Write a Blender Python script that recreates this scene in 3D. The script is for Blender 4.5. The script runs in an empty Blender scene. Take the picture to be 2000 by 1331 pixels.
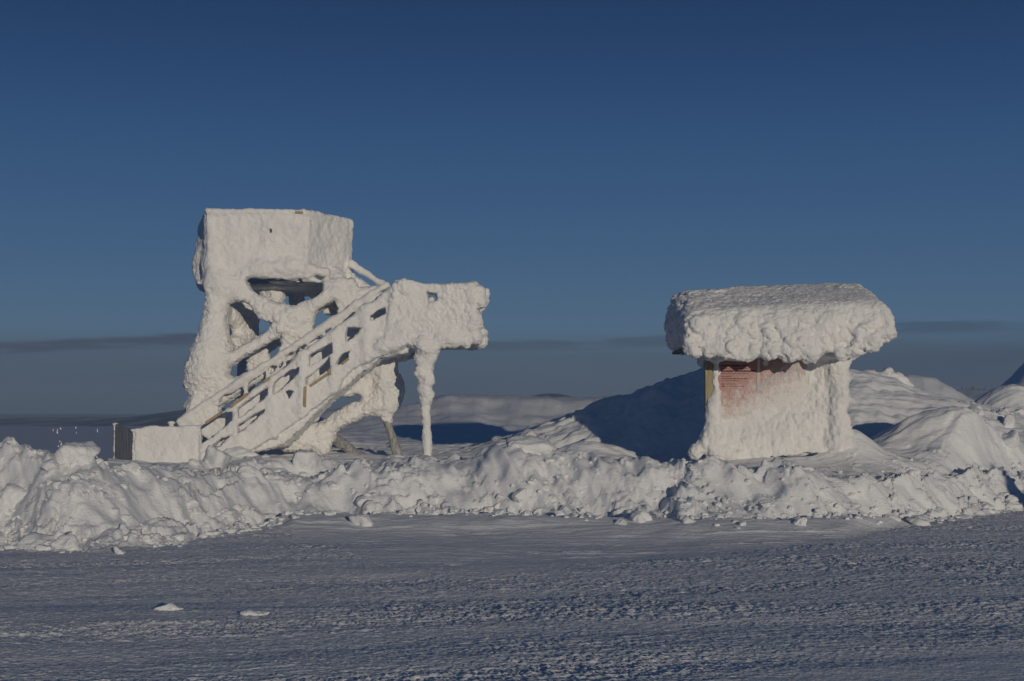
import bpy, math, random
import numpy as np
from mathutils import Vector

scene = bpy.context.scene
COL = scene.collection

# ------------------------------------------------------------------ camera
F_PX = 2778.0                       # 50 mm on a 2000 px wide frame
PITCH = math.atan(129.5 / F_PX)
EYE = 1.6
cam_d = bpy.data.cameras.new('camera')
cam_d.lens, cam_d.sensor_width = 50.0, 36.0
cam_d.clip_start, cam_d.clip_end = 0.1, 60000.0
cam = bpy.data.objects.new('camera', cam_d)
COL.objects.link(cam)
cam.location = (0, 0, EYE)
cam.rotation_euler = (math.pi / 2 + PITCH, 0, 0)
scene.camera = cam

# ------------------------------------------------------------------ light and sky
SUN_EL = math.radians(7.2)
SUN_AZ = math.radians(161)          # clockwise from +Y: behind the camera, to the right
sun_dir = Vector((math.sin(SUN_AZ) * math.cos(SUN_EL), math.cos(SUN_AZ) * math.cos(SUN_EL), math.sin(SUN_EL)))
sl = bpy.data.lights.new('sun', 'SUN')
sl.energy, sl.angle, sl.color = 2.8, math.radians(0.53), (1.0, 0.885, 0.70)
so = bpy.data.objects.new('sun', sl)
COL.objects.link(so)
so.rotation_euler = (-sun_dir).to_track_quat('-Z', 'Y').to_euler()

scene.view_settings.view_transform = 'Standard'
scene.view_settings.look = 'None'
scene.view_settings.exposure = -0.75
scene.view_settings.gamma = 1.0
EXPO = 2 ** scene.view_settings.exposure


class NT:
    """small helper to write node trees"""
    def __init__(self, tree):
        self.t = tree
        tree.nodes.clear()

    def n(self, typ, **kw):
        nd = self.t.nodes.new(typ)
        ins = kw.pop('ins', {})
        for k, v in kw.items():
            setattr(nd, k, v)
        for k, v in ins.items():
            s = nd.inputs[k]
            if hasattr(v, 'is_output'):
                self.t.links.new(v, s)
            else:
                s.default_value = v
        return nd

    def math(self, op, a, b=0.0, c=0.0, clamp=False):
        nd = self.n('ShaderNodeMath', operation=op, use_clamp=clamp, ins={0: a, 1: b, 2: c})
        return nd.outputs[0]

    def ramp(self, v, a, b, lo=0.0, hi=1.0):
        nd = self.n('ShaderNodeMapRange', interpolation_type='SMOOTHSTEP', ins={0: v, 1: a, 2: b, 3: lo, 4: hi})
        return nd.outputs[0]

    def mix(self, f, a, b, blend='MIX'):
        nd = self.n('ShaderNodeMix', data_type='RGBA', blend_type=blend, ins={0: f, 6: a, 7: b})
        return nd.outputs[2]

    def noise(self, vec, scale, detail=4.0, rough=0.55, **ins):
        nd = self.n('ShaderNodeTexNoise', ins=dict({'Scale': scale, 'Detail': detail, 'Roughness': rough, 'Vector': vec}, **ins))
        return nd.outputs[0]


def srgb(r, g, b, k=1.0):
    f = lambda c: (c / 12.92 if c <= 0.04045 else ((c + 0.055) / 1.055) ** 2.4) * k
    return (f(r / 255), f(g / 255), f(b / 255), 1.0)


world = bpy.data.worlds.new('World')
scene.world = world
world.use_nodes = True
W = NT(world.node_tree)
sky = W.n('ShaderNodeTexSky', sky_type='NISHITA', sun_disc=False, sun_elevation=SUN_EL, sun_rotation=SUN_AZ,
          altitude=400.0, air_density=1.0, dust_density=0.3, ozone_density=2.0)
tc = W.n('ShaderNodeTexCoord')
sep = W.n('ShaderNodeSeparateXYZ', ins={0: tc.outputs['Generated']})
dx, dy, dz = sep.outputs
SKY_STRENGTH = 0.10
K = 1.0 / (EXPO * SKY_STRENGTH)
# cold, deep winter blue: the sky is filtered a little towards blue
sky_c = W.mix(1.0, sky.outputs[0], (0.72, 0.82, 0.95, 1), 'MULTIPLY')
grad = W.n('ShaderNodeValToRGB', ins={0: W.math('MULTIPLY', dz, 2.0, clamp=True)})
cr_ = grad.color_ramp
cr_.interpolation = 'B_SPLINE'
stops = [(0.0, srgb(78, 104, 127)), (0.10, srgb(75, 103, 132)), (0.2, srgb(60, 92, 130)), (0.34, srgb(45, 78, 121)), (0.48, srgb(30, 60, 103)), (0.60, srgb(20, 45, 84)), (1.0, srgb(27, 47, 72))]
while len(cr_.elements) < len(stops):
    cr_.elements.new(0.5)
for e_, (p_, c_) in zip(cr_.elements, stops):
    e_.position = p_; e_.color = c_
deep = W.mix(1.0, grad.outputs[0], (K, K, K, 1), 'MULTIPLY')
sky_c = W.mix(0.90, sky_c, deep)
az = W.math('ARCTAN2', dx, dy)
comb = W.n('ShaderNodeCombineXYZ', ins={0: W.math('MULTIPLY', az, 5.0), 1: W.math('MULTIPLY', dz, 60.0), 2: 0.0}).outputs[0]
comb2 = W.n('ShaderNodeCombineXYZ', ins={0: W.math('MULTIPLY', az, 14.0), 1: W.math('MULTIPLY', dz, 150.0), 2: 3.0}).outputs[0]
n1 = W.noise(comb, 1.0, 5.0, 0.55)
n2 = W.noise(comb2, 1.0, 6.0, 0.6)
# stratus bank low over the horizon
edge = W.math('ADD', 0.049, W.math('MULTIPLY', W.math('SUBTRACT', n1, 0.5), 0.030))
edge = W.math('ADD', edge, W.math('MULTIPLY', W.math('SUBTRACT', n2, 0.5), 0.010))
m_bank = W.ramp(W.math('SUBTRACT', edge, dz), -0.007, 0.017)
bank_c = W.mix(W.ramp(dz, 0.0, 0.04), srgb(67, 83, 100, K), srgb(75, 90, 107, K))
bank_c = W.mix(W.ramp(az, 0.1, 0.36), bank_c, srgb(59, 74, 93, K))
bank_c = W.mix(W.ramp(n1, 0.35, 0.7, 0.0, 0.35), bank_c, srgb(84, 100, 118, K))
c1 = W.mix(W.math('MULTIPLY', m_bank, 0.93), sky_c, bank_c)
# a darker, thin band at the top of the bank
def band(base, z0, slope, half, a0, a1, col, amount):
    zc = W.math('ADD', z0, W.math('MULTIPLY', az, slope))
    zc = W.math('ADD', zc, W.math('MULTIPLY', W.math('SUBTRACT', n2, 0.5), 0.012))
    d = W.math('ABSOLUTE', W.math('SUBTRACT', dz, zc))
    m = W.ramp(d, half, half * 0.35)
    m = W.math('MULTIPLY', m, W.ramp(az, a0 - 0.06, a0 + 0.02))
    m = W.math('MULTIPLY', m, W.ramp(az, a1 + 0.05, a1 - 0.02))
    m = W.math('MULTIPLY', m, W.ramp(n2, 0.3, 0.55, 0.15, 1.0))
    return W.mix(W.math('MULTIPLY', m, amount), base, col)
c2 = band(c1, 0.0605, 0.064, 0.0058, -0.7, -0.12, srgb(66, 78, 95, K), 0.95)
c2 = band(c2, 0.0500, 0.012, 0.005, 0.22, 0.33, srgb(56, 70, 89, K), 0.5)
c2 = band(c2, 0.043, 0.02, 0.005, -0.10, 0.12, srgb(64, 80, 97, K), 0.6)
bg = W.n('ShaderNodeBackground', ins={'Color': c2, 'Strength': SKY_STRENGTH})
wo = W.n('ShaderNodeOutputWorld', ins={'Surface': bg.outputs[0]})

# ------------------------------------------------------------------ helpers: pixels of the survey photo -> points at a known distance
CT, ST = math.cos(PITCH), math.sin(PITCH)


def Q(px, py, Y):
    u, v = (px - 1000.0) / F_PX, (665.5 - py) / F_PX
    d = np.array([u, CT - v * ST, ST + v * CT])
    return np.array([0, 0, EYE]) + d * (Y / d[1])


def tag(o, label=None, cat=None, group=None, kind=None):
    if label: o['label'] = label
    if cat: o['category'] = cat
    if group: o['group'] = group
    if kind: o['kind'] = kind
    return o


def empty(name, loc, label, cat, group=None):
    o = bpy.data.objects.new(name, None)
    COL.objects.link(o)
    o.location = loc
    return tag(o, label, cat, group)


def mesh_obj(name, V, Fc, mat, parent=None, normals=None, smooth=True, loc=None):
    """V (n,3) world coordinates, Fc (m,3|4) indices"""
    V = np.asarray(V, np.float64)
    Fc = np.asarray(Fc, np.int32)
    org = np.zeros(3)
    if parent is not None:
        org = np.array(parent['_org'])
    elif loc is not None:
        org = np.array(loc)
    me = bpy.data.meshes.new(name)
    k = Fc.shape[1]
    me.vertices.add(len(V))
    me.vertices.foreach_set('co', (V - org).astype(np.float32).ravel())
    me.loops.add(Fc.size)
    me.loops.foreach_set('vertex_index', Fc.ravel())
    me.polygons.add(len(Fc))
    me.polygons.foreach_set('loop_start', np.arange(0, Fc.size, k, dtype=np.int32))
    me.polygons.foreach_set('loop_total', np.full(len(Fc), k, np.int32))
    me.polygons.foreach_set('use_smooth', np.full(len(Fc), smooth, bool))
    me.update(calc_edges=True)
    if normals is not None:
        me.normals_split_custom_set_from_vertices(normals.astype(np.float32))
    if mat is not None:
        me.materials.append(mat)
    o = bpy.data.objects.new(name, me)
    COL.objects.link(o)
    if parent is not None:
        o.parent = parent
    elif loc is not None:
        o.location = loc
    return o


# ------------------------------------------------------------------ noise in numpy
def _h(ix, iy, iz, seed):
    h = (ix.astype(np.uint32) * np.uint32(374761393) + iy.astype(np.uint32) * np.uint32(668265263)
         + iz.astype(np.uint32) * np.uint32(2246822519) + np.uint32((seed * 3266489917 + 7) & 0xffffffff))
    h = (h ^ (h >> np.uint32(13))) * np.uint32(1274126177)
    h = (h ^ (h >> np.uint32(16))) * np.uint32(2654435769)
    return h ^ (h >> np.uint32(15))


def _u(h):
    return (h & np.uint32(0xffffff)).astype(np.float32) / np.float32(0xffffff)


def vn2(x, y, seed=0):
    """value/gradient-like noise in -1..1"""
    x0, y0 = np.floor(x), np.floor(y)
    fx, fy = (x - x0).astype(np.float32), (y - y0).astype(np.float32)
    ix, iy = x0.astype(np.int64), y0.astype(np.int64)
    z = np.zeros(1, np.int64)
    def g(i, j, ax, ay):
        a = _u(_h(i, j, z, seed)) * np.float32(2 * math.pi)
        return np.cos(a) * ax + np.sin(a) * ay
    sx, sy = fx * fx * fx * (fx * (fx * 6 - 15) + 10), fy * fy * fy * (fy * (fy * 6 - 15) + 10)
    a = g(ix, iy, fx, fy); b = g(ix + 1, iy, fx - 1, fy)
    c = g(ix, iy + 1, fx, fy - 1); d = g(ix + 1, iy + 1, fx - 1, fy - 1)
    return 1.5 * ((a + (b - a) * sx) * (1 - sy) + (c + (d - c) * sx) * sy)


def fbm2(x, y, seed=0, o=4, g=0.5, l=2.03):
    s, a = 0, 1.0
    for i in range(o):
        s = s + a * vn2(x + 17.3 * i, y - 9.1 * i, seed + i)
        x, y, a = x * l, y * l, a * g
    return s


def worley2(x, y, seed=0):
    """F1 distance, cell random"""
    x0, y0 = np.floor(x), np.floor(y)
    ix, iy = x0.astype(np.int64), y0.astype(np.int64)
    best = np.full(x.shape, 9.0, np.float32); rid = np.zeros(x.shape, np.float32)
    z = np.zeros(1, np.int64)
    for i in (-1, 0, 1):
        for j in (-1, 0, 1):
            h = _h(ix + i, iy + j, z, seed)
            px = x0 + i + _u(h); py = y0 + j + _u(h * np.uint32(1664525) + np.uint32(1013904223))
            d = ((px - x) ** 2 + (py - y) ** 2).astype(np.float32)
            m = d < best
            best = np.where(m, d, best)
            rid = np.where(m, _u(h * np.uint32(22695477) + np.uint32(11)), rid)
    return np.sqrt(best), rid


def facet2(x, y, seed=0):
    """broken plates: every cell a little tilted plane at its own height; returns (height -1..1, F1, cell random)"""
    x0, y0 = np.floor(x), np.floor(y)
    ix, iy = x0.astype(np.int64), y0.astype(np.int64)
    best = np.full(x.shape, 9.0, np.float32); hgt = np.zeros(x.shape, np.float32); rid = np.zeros(x.shape, np.float32)
    z = np.zeros(1, np.int64)
    for i in (-1, 0, 1):
        for j in (-1, 0, 1):
            h = _h(ix + i, iy + j, z, seed)
            h2 = h * np.uint32(1664525) + np.uint32(1013904223); h3 = h * np.uint32(22695477) + np.uint32(11); h4 = h3 * np.uint32(1664525) + np.uint32(77)
            px = x0 + i + _u(h); py = y0 + j + _u(h2)
            ox, oy = (x - px).astype(np.float32), (y - py).astype(np.float32)
            d = ox * ox + oy * oy
            m = d < best
            best = np.where(m, d, best)
            r3, r4 = _u(h3), _u(h4)
            hgt = np.where(m, (r3 - .5) + 1.3 * (r4 - .5) * ox + 1.3 * (_u(h4 * np.uint32(69069) + np.uint32(1)) - .5) * oy, hgt)
            rid = np.where(m, r4, rid)
    return hgt, np.sqrt(best), rid


def vn3(P, seed=0):
    f0 = np.floor(P); f = (P - f0).astype(np.float32); i0 = f0.astype(np.int64)
    s = f * f * (3 - 2 * f)
    out = 0
    for a in (0, 1):
        for b in (0, 1):
            for c in (0, 1):
                w = (s[:, 0] if a else 1 - s[:, 0]) * (s[:, 1] if b else 1 - s[:, 1]) * (s[:, 2] if c else 1 - s[:, 2])
                out = out + w * _u(_h(i0[:, 0] + a, i0[:, 1] + b, i0[:, 2] + c, seed))
    return out * 2 - 1


def worley3(P, seed=0):
    f0 = np.floor(P); i0 = f0.astype(np.int64)
    best = np.full(len(P), 9.0, np.float32)
    for a in (-1, 0, 1):
        for b in (-1, 0, 1):
            for c in (-1, 0, 1):
                h = _h(i0[:, 0] + a, i0[:, 1] + b, i0[:, 2] + c, seed)
                qx = f0[:, 0] + a + _u(h); qy = f0[:, 1] + b + _u(h * np.uint32(1664525) + np.uint32(1013904223))
                qz = f0[:, 2] + c + _u(h * np.uint32(22695477) + np.uint32(911))
                d = ((qx - P[:, 0]) ** 2 + (qy - P[:, 1]) ** 2 + (qz - P[:, 2]) ** 2).astype(np.float32)
                best = np.minimum(best, d)
    return np.sqrt(best)


def ss(a, b, x):
    t = np.clip((x - a) / (b - a), 0, 1)
    return t * t * (3 - 2 * t)


# ------------------------------------------------------------------ materials
def new_mat(name):
    m = bpy.data.materials.new(name)
    m.use_nodes = True
    return m, NT(m.node_tree)


def snow_material(name, base=(0.84, 0.845, 0.86), scales=((9, .5), (38, .35), (140, .2)), dist=0.02, strength=0.6, forest=False, stretch=(1, 1, 1)):
    m, T = new_mat(name)
    geo = T.n('ShaderNodeNewGeometry')
    mp = T.n('ShaderNodeMapping', ins={'Vector': geo.outputs['Position'], 'Scale': stretch}).outputs[0]
    h = 0.0
    for s, a in scales:
        h = T.math('ADD', h, T.math('MULTIPLY', T.noise(mp, float(s), 3.0, 0.6), a))
    bmp = T.n('ShaderNodeBump', ins={'Strength': strength, 'Distance': dist, 'Height': h})
    tint = T.noise(mp, 2.3, 3.0)
    col = T.mix(T.ramp(tint, 0.3, 0.7), (*base, 1), (base[0] * 0.93, base[1] * 0.935, base[2] * 0.945, 1))
    if forest:
        sp = T.n('ShaderNodeSeparateXYZ', ins={0: geo.outputs['Position']})
        mp2 = T.n('ShaderNodeMapping', ins={'Vector': geo.outputs['Position'], 'Scale': (0.0011, 0.00035, 0.0)}).outputs[0]
        wood = T.ramp(T.noise(mp2, 1.0, 6.0, 0.65), 0.46, 0.62)
        far = T.ramp(sp.outputs[1], 1500.0, 3500.0)
        f2 = T.math('MULTIPLY', T.math('SUBTRACT', 1.0, wood), far)
        f2 = T.math('MAXIMUM', f2, T.math('MULTIPLY', far, 0.6))
        col = T.mix(f2, col, (0.05, 0.06, 0.075, 1))
    b = T.n('ShaderNodeBsdfPrincipled', ins={'Base Color': col, 'Roughness': 0.62, 'Normal': bmp.outputs[0], 'Specular IOR Level': 0.25})
    T.n('ShaderNodeOutputMaterial', ins={'Surface': b.outputs[0]})
    return m


def plain_material(name, c0, c1, scale=(6, 6, 60), rough=0.7, dist=0.004):
    m, T = new_mat(name)
    geo = T.n('ShaderNodeNewGeometry')
    mp = T.n('ShaderNodeMapping', ins={'Vector': geo.outputs['Position'], 'Scale': scale}).outputs[0]
    n = T.noise(mp, 1.0, 5.0, 0.65)
    col = T.mix(T.ramp(n, 0.3, 0.7), (*c0, 1), (*c1, 1))
    bmp = T.n('ShaderNodeBump', ins={'Strength': 0.5, 'Distance': dist, 'Height': n})
    b = T.n('ShaderNodeBsdfPrincipled', ins={'Base Color': col, 'Roughness': rough, 'Normal': bmp.outputs[0]})
    T.n('ShaderNodeOutputMaterial', ins={'Surface': b.outputs[0]})
    return m


M_GROUND = snow_material('ground_snow', scales=((10, .45), (30, .45), (80, .3)), dist=0.032, strength=0.8, forest=True, stretch=(0.6, 1, 1))
M_RIME = snow_material('rime', base=(0.88, 0.87, 0.86), scales=((11, .4), (28, .5), (64, .45)), dist=0.035, strength=0.9)
M_CAP = snow_material('packed_rime', base=(0.88, 0.875, 0.87), scales=((11, .4), (28, .5), (64, .5)), dist=0.038, strength=0.9)
M_WOOD = plain_material('weathered_wood', (0.30, 0.22, 0.14), (0.42, 0.33, 0.22), scale=(30, 30, 5))
M_POST = plain_material('yellowed_wood', (0.24, 0.20, 0.12), (0.40, 0.34, 0.22), scale=(30, 30, 4))
M_DARK = plain_material('dark_boards', (0.05, 0.045, 0.04), (0.16, 0.15, 0.14), scale=(22, 22, 3))
M_GREY = plain_material('frosted_boards_and_shade', (0.20, 0.20, 0.20), (0.42, 0.42, 0.43), scale=(26, 26, 3))  # guard-end boards; the same grey paints shade on a leg and brace
M_TREE = plain_material('frosted_spruce', (0.05, 0.055, 0.05), (0.30, 0.30, 0.29), scale=(3, 3, 3))
M_TEXT = plain_material('dark_print', (0.05, 0.03, 0.03), (0.08, 0.05, 0.045), scale=(60, 60, 60))
M_MOON = plain_material('pale_print', (0.62, 0.60, 0.46), (0.74, 0.72, 0.60), scale=(40, 40, 40))

# ------------------------------------------------------------------ terrain as one height function
# the plough bank, listed along the road: (px, foot py, crest py, crest run behind foot)
BANK = np.array([
    [-400, 1075, 850, 2.2], [-150, 1068, 850, 2.0], [0, 1060, 858, 1.8], [100, 1075, 872, 1.8], [160, 1074, 892, 1.9],
    [250, 1068, 908, 1.8], [320, 1062, 922, 1.7], [400, 1050, 940, 1.7], [500, 1034, 930, 1.5], [600, 1022, 922, 1.5],
    [700, 1014, 925, 1.4], [800, 1016, 908, 1.5], [900, 1014, 900, 1.5], [980, 1016, 878, 1.5], [1030, 1017, 866, 1.5],
    [1100, 1018, 884, 1.4], [1200, 1020, 894, 1.4], [1300, 1022, 906, 1.4], [1380, 1024, 897, 1.3], [1480, 1025, 897, 1.3],
    [1560, 1024, 908, 1.3], [1650, 1022, 928, 1.3], [1750, 1017, 935, 1.3], [1850, 1010, 940, 1.4], [1950, 996, 930, 1.6],
    [2100, 980, 915, 1.8], [2400, 960, 900, 2.0]], float)
BANK[:, 2] += np.interp(BANK[:, 0], [0, 110, 220, 1150, 1280, 1580, 1700], [14, 10, 0, 0, 9, 9, 0])
BANK[:, 1] += np.interp(BANK[:, 0], [500, 650, 1700, 1900], [0, 13, 12, 6])
_bu = (BANK[:, 0] - 1000) / F_PX
_bf = EYE * F_PX / (BANK[:, 1] - 795)
_bw = BANK[:, 3]
_bh = EYE - (BANK[:, 2] - 795) / F_PX * (_bf + _bw)
def _smooth(xs, ys):
    g = np.linspace(xs[0], xs[-1], 1400)
    v = np.interp(g, xs, ys)
    k = np.exp(-(np.arange(-60, 61) / 24.0) ** 2); k /= k.sum()
    return g, np.convolve(np.pad(v, 60, mode='edge'), k, 'valid')
_, _bf = _smooth(_bu, _bf); _, _bh = _smooth(_bu, _bh); _bu, _bw = _smooth(_bu, _bw)
APRON = np.array([[500, 1032], [560, 1038], [640, 1062], [760, 1092], [900, 1118], [1000, 1114], [1200, 1098], [1400, 1082], [1600, 1058], [1720, 1034], [1800, 1018]], float)
_au = (APRON[:, 0] - 1000) / F_PX
_ay = EYE * F_PX / (APRON[:, 1] - 795)


def gau(x, y, px, Y, h, ax, ay, ay2=None):
    """a rounded heap centred where the survey shows it"""
    cx = (px - 1000) / F_PX * Y
    dy = (y - Y)
    s = np.where(dy < 0, ay, ay2 or ay)
    return h * np.exp(-((x - cx) / ax) ** 2 - (dy / s) ** 2)


def plateau(x, y):
    u = x / np.maximum(y, 6.0)
    z = np.full(x.shape, 0.64)
    # open fell falling away on the left, brow at about a kilometre, lowland beyond
    yl = [0, 22, 30, 45, 100, 200, 400, 800, 1300, 2500, 6000, 60000]
    left = np.interp(y, yl, [.6, .52, .1, -1.0, -3.6, -5.4, -7.6, -11.0, -16.5, -45, -150, -150])
    right = np.interp(y, yl, [.64, .64, .64, .9, 1.0, -1, -6, -14, -24, -60, -150, -150])
    farr = np.interp(y, [0, 30, 45, 70, 110, 180, 400, 900, 2500, 6000, 60000], [.62, .68, 1.3, 2.0, 2.9, 3.6, 4, 0, -60, -150, -150])
    wl = ss(-0.185, -0.235, u) * ss(22, 30, y) * (1 - ss(40, 90, y)) + ss(40, 90, y) * ss(-0.10, -0.22, u)
    z = right + (left - right) * np.clip(wl, 0, 1)
    wr = ss(0.20, 0.30, u)
    z = z + (farr - z) * wr
    # long wind drift beyond the tower
    yd = y + 1.6 * fbm2(x * .12, y * .05, 69, 2)
    yd = yd + .9 * fbm2(x * .5, y * .1, 68, 2)
    dr = .22 * np.exp(-((np.minimum(yd, 44) - 44) / 6.0) ** 2) * np.exp(-((np.maximum(yd, 44) - 44) / 16.0) ** 2) + .78 * np.exp(-((np.minimum(yd, 46.5) - 46.5) / 3.4) ** 2) * np.exp(-((np.maximum(yd, 46.5) - 46.5) / 16.0) ** 2)
    top = np.interp(u, [-.30, -.22, -.15, -.10, -.075, -.043, -.02, .02, .07, .12, .22, .3], [0, .0, .45, .68, .7, 1.12, 1.05, .98, 1.0, 1.0, .5, 0])
    z = z + dr * top
    # big heap behind the notice board
    cx, cy = 5.0, 28.1
    dx_ = np.where(x < cx, (x - cx) / 6.3, (x - cx) / 8.0)
    dy_ = np.where(y < cy, (y - cy) / 3.5, (y - cy) / 7.0)
    r = np.sqrt(dx_ ** 2 + dy_ ** 2 + 0.012)
    z = z + 2.15 * np.clip(1 - r, 0, 1) ** 1.06
    z = z + gau(x, y, 1135, 24.0, .38, .75, .55)
    z = z + gau(x, y, 1845, 23.7, .92, 1.35, .85, 1.0) + gau(x, y, 1985, 24.6, .38, 1.0, .9) + gau(x, y, 1510, 22.0, .16, 1.5, .7) + gau(x, y, 1660, 22.2, .48, .45, .45)
    z = z + gau(x, y, 1690, 22.6, .10, 1.0, .6)
    z = z + gau(x, y, 1985, 31.0, 1.05, 1.0, .9)
    z = z + gau(x, y, 1790, 46.0, 1.2, 1.9, 2.2)
    z = z + gau(x, y, 1735, 38.5, .55, 1.0, 1.1)
    z = z + gau(x, y, 2075, 50.0, 2.6, 1.9, 2.5)
    z = z + gau(x, y, 120, 18.7, .10, 1.3, .9)
    # far fells on the horizon
    def hill(px, Y, py, w, d):
        hgt = EYE + (795 - py) / F_PX * Y + 150
        return hgt * np.exp(-((u - (px - 1000) / F_PX) / w) ** 2 - ((y - Y) / d) ** 2)
    hs = [hill(430, 11000, 797, .075, 2500), hill(200, 14000, 815, .09, 2500), hill(1075, 12500, 769, .045, 2200), hill(900, 14000, 785, .08, 2500), hill(1400, 14000, 778, .12, 2500), hill(-150, 13000, 826, .09, 2500)]
    z = z + (sum(h_ ** 4 for h_ in hs) + 1e-9) ** .25
    return z


def height(x, y, detail=True):
    x = np.asarray(x, float); y = np.asarray(y, float)
    yy = np.maximum(y, 4.0)
    u = x / yy
    wob = 0.28 * fbm2(x * 0.55, y * 0.55, 11, 3) + 0.10 * fbm2(x * 2.1, y * 2.1, 12, 2)
    s = y - np.interp(u, _bu, _bf) + wob * ss(12, 15, y)
    w = np.interp(u, _bu, _bw)
    hc = np.interp(u, _bu, _bh)
    t = s / w
    prof = 0.22 * ss(-0.08, 0.45, t) + 0.78 * ss(0.22, 1.0, t)
    pl = plateau(x, y)
    back = ss(w * 0.95, w * 0.95 + 1.5, s)
    # hollow just behind the lip
    z = prof * (hc + (pl - hc) * back)
    z = z - 0.10 * np.exp(-((s - w - 0.75) / 0.45) ** 2) * ss(20.0, 21.5, yy * 0 + y + 1.0)
    rough_b = ss(-0.15, 0.25, t) * (1 - ss(w + 0.5, w + 2.6, s))
    if not detail:
        return z
    near = (1 - ss(60, 200, y)) * (y > 3)
    # --- bank: furrows left by the plough, lumps, crumbs
    fu = x * 1.5 + s * 0.75
    face = rough_b * (1 - 0.55 * ss(w * 0.95, w * 1.15, s))
    fur = fbm2(fu * 1.1, s * 0.45 + x * .1, 21, 4, 0.55)
    z = z + face * (0.15 - .05 * ss(-.22, -.3, u)) * fur
    wx, wy = x + 0.10 * fbm2(x * 2.3, y * 2.3, 25, 2), s + 0.10 * fbm2(x * 2.3 + 9, y * 2.3, 27, 2) + 0.5 * z
    toe = 1 - ss(0.15, 0.55, t)
    crest = np.exp(-((t - 1.05) / .22) ** 2)
    patch = fbm2(x * 0.5 + 3, s * 0.6, 33, 3)
    zone = 0.55 * toe + .25 * crest
    msk = ss(0.15, 0.5, patch + zone - .12)
    h_, f_, r_ = facet2(wx * 2.0, wy * 2.3, 31)
    z = z + rough_b * msk * 0.16 * np.clip(h_ + .1, -.3, 1) * ss(.75, .35, f_)
    m2 = ss(0.1, 0.45, fbm2(x * 0.9, s * 1.2, 43, 2) * .7 + zone - .05)
    h_, f_, r_ = facet2(wx * 5.2, wy * 6, 41)
    z = z + rough_b * m2 * 0.105 * np.clip(h_ + .1, -.3, 1) * ss(.8, .4, f_)
    m3 = ss(0.1, 0.45, fbm2(x * 1.6 + 5, s * 1.6, 53, 2) * .7 + zone)
    h_, f_, r_ = facet2(wx * 12, wy * 13, 51)
    z = z + rough_b * m3 * 0.065 * np.clip(h_, -.2, 1) * ss(.8, .4, f_)
    fine = ss(-.2, .5, fbm2(x * .7 + 8, s * .9, 57, 2))
    z = z + rough_b * (0.022 * fbm2(fu * 5, s * 1.6, 61, 3) + fine * (0.022 * fbm2(x * 9, y * 8, 63, 3) + .011 * fbm2(x * 30, y * 26, 64, 2)))
    # gullies running up the cut face
    gl = 1 - np.abs(vn2(fu * 0.9 + 3, s * .25, 65)) * 5
    z = z - face * ss(.1, .5, t) * 0.17 * np.clip(gl, 0, 1) * ss(.1, .5, vn2(x * .5, s * 0, 66) + .2)
    # a second, lower step behind the lip between the tower and the board
    z = z + 0.14 * ss(w + .7, w + 1.15, s) * (1 - ss(w + 1.3, w + 2.6, s)) * ss(-.26, -.22, u) * (1 - ss(-.03, .02, u)) * (1 + .8 * fbm2(x * 1.1, s, 67, 3))
    # --- wind-packed snow behind: sastrugi along the wind
    wind = ss(w + 0.6, w + 2.5, s) * near
    sa = fbm2(x * 0.55 + y * 0.05, y * 1.25 - x * 0.2, 71, 4, 0.55)
    z = z + wind * (0.055 * sa + 0.022 * fbm2(x * 1.3 + y * .3, y * 4.5 - x * 0.8, 73, 3) + 0.04 * np.clip(fbm2(x * 0.35, y * 1.1 - x * .15, 75, 3), 0, 1))
    z = z + wind * ss(30, 40, y) * (0.07 * fbm2(x * 0.5, y * 0.5, 77, 3) + .06 * fbm2(x * .45 + y * .1, y * 1.3 - x * .3, 78, 3))
    z = z + wind * .17 * fbm2(x * .8, y * .8, 76, 4, .55) * np.exp(-((x - 3.5) / 4.5) ** 2 - ((y - 27) / 4) ** 2)
    # broken snow on the flank of the big heap
    br = ss(-.05, 0.4, fbm2(x * 0.45 + 2, y * 0.45, 79, 2)) * wind * (1 - ss(34, 42, y)) * (1 - .85 * ss(3.5, 6, x))
    h_, f_, r_ = facet2(x * 2.6 + .2 * sa, y * 2.4, 81)
    z = z + br * 0.12 * np.clip(h_, -.1, 1) * ss(.8, .4, f_)
    rs = ss(0.295, 0.335, u) * wind * ss(20, 22, y) * (1 - ss(29, 33, y)) * ss(-.1, .3, fbm2(x * .8, y * .8, 95, 2) + .1)
    h_, f_, r_ = facet2(x * 3.4 + 7, y * 2.8, 91)
    z = z + rs * 0.22 * np.clip(h_, 0, 1) * ss(.7, .35, f_) * (r_ > .35)
    h_, f_, r_ = facet2(x * 8 + 7, y * 7, 93)
    z = z + rs * 0.09 * np.clip(h_, 0, 1) * ss(.7, .35, f_)
    # --- road: crumbly wind-scoured crust, smooth apron under the bank
    road = (1 - ss(-0.05, 0.12, t)) * ss(3, 6, y)
    ap = ss(-0.5, 0.7, y - np.interp(u, _au, _ay, left=99, right=99) + 0.5 * fbm2(x * 0.7, y * 0.7, 101, 3))
    crust = road * (1 - ap) * (1 - .6 * ss(.0, .22, u) * ss(12.5, 9.5, y))
    dens = 0.52 + 0.85 * fbm2(x * 0.16 + y * 0.1, y * 0.85 - x * 0.2, 103, 3)
    xa, ya = x + 0.12 * y, y - 0.20 * x
    l1 = ss(.10, .42, fbm2(xa * 5.0, ya * 14.0, 111, 4, 0.62))
    l2 = ss(.18, .46, fbm2(xa * 13.0, ya * 32.0, 121, 3, .6))
    l3 = ss(.18, .55, vn2(xa * 34.0, ya * 62.0, 125))
    z = z + crust * (np.clip(dens, 0.06, 1.0) * 0.011 * l1 + np.clip(dens, .42, .95) * (0.0105 * l2 + 0.0075 * l3)) + crust * .004 * fbm2(xa * 9, ya * 20, 127, 3)
    rut = fbm2(xa * 0.22, ya * 0.95, 131, 3)
    z = z + road * 0.020 * rut
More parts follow.
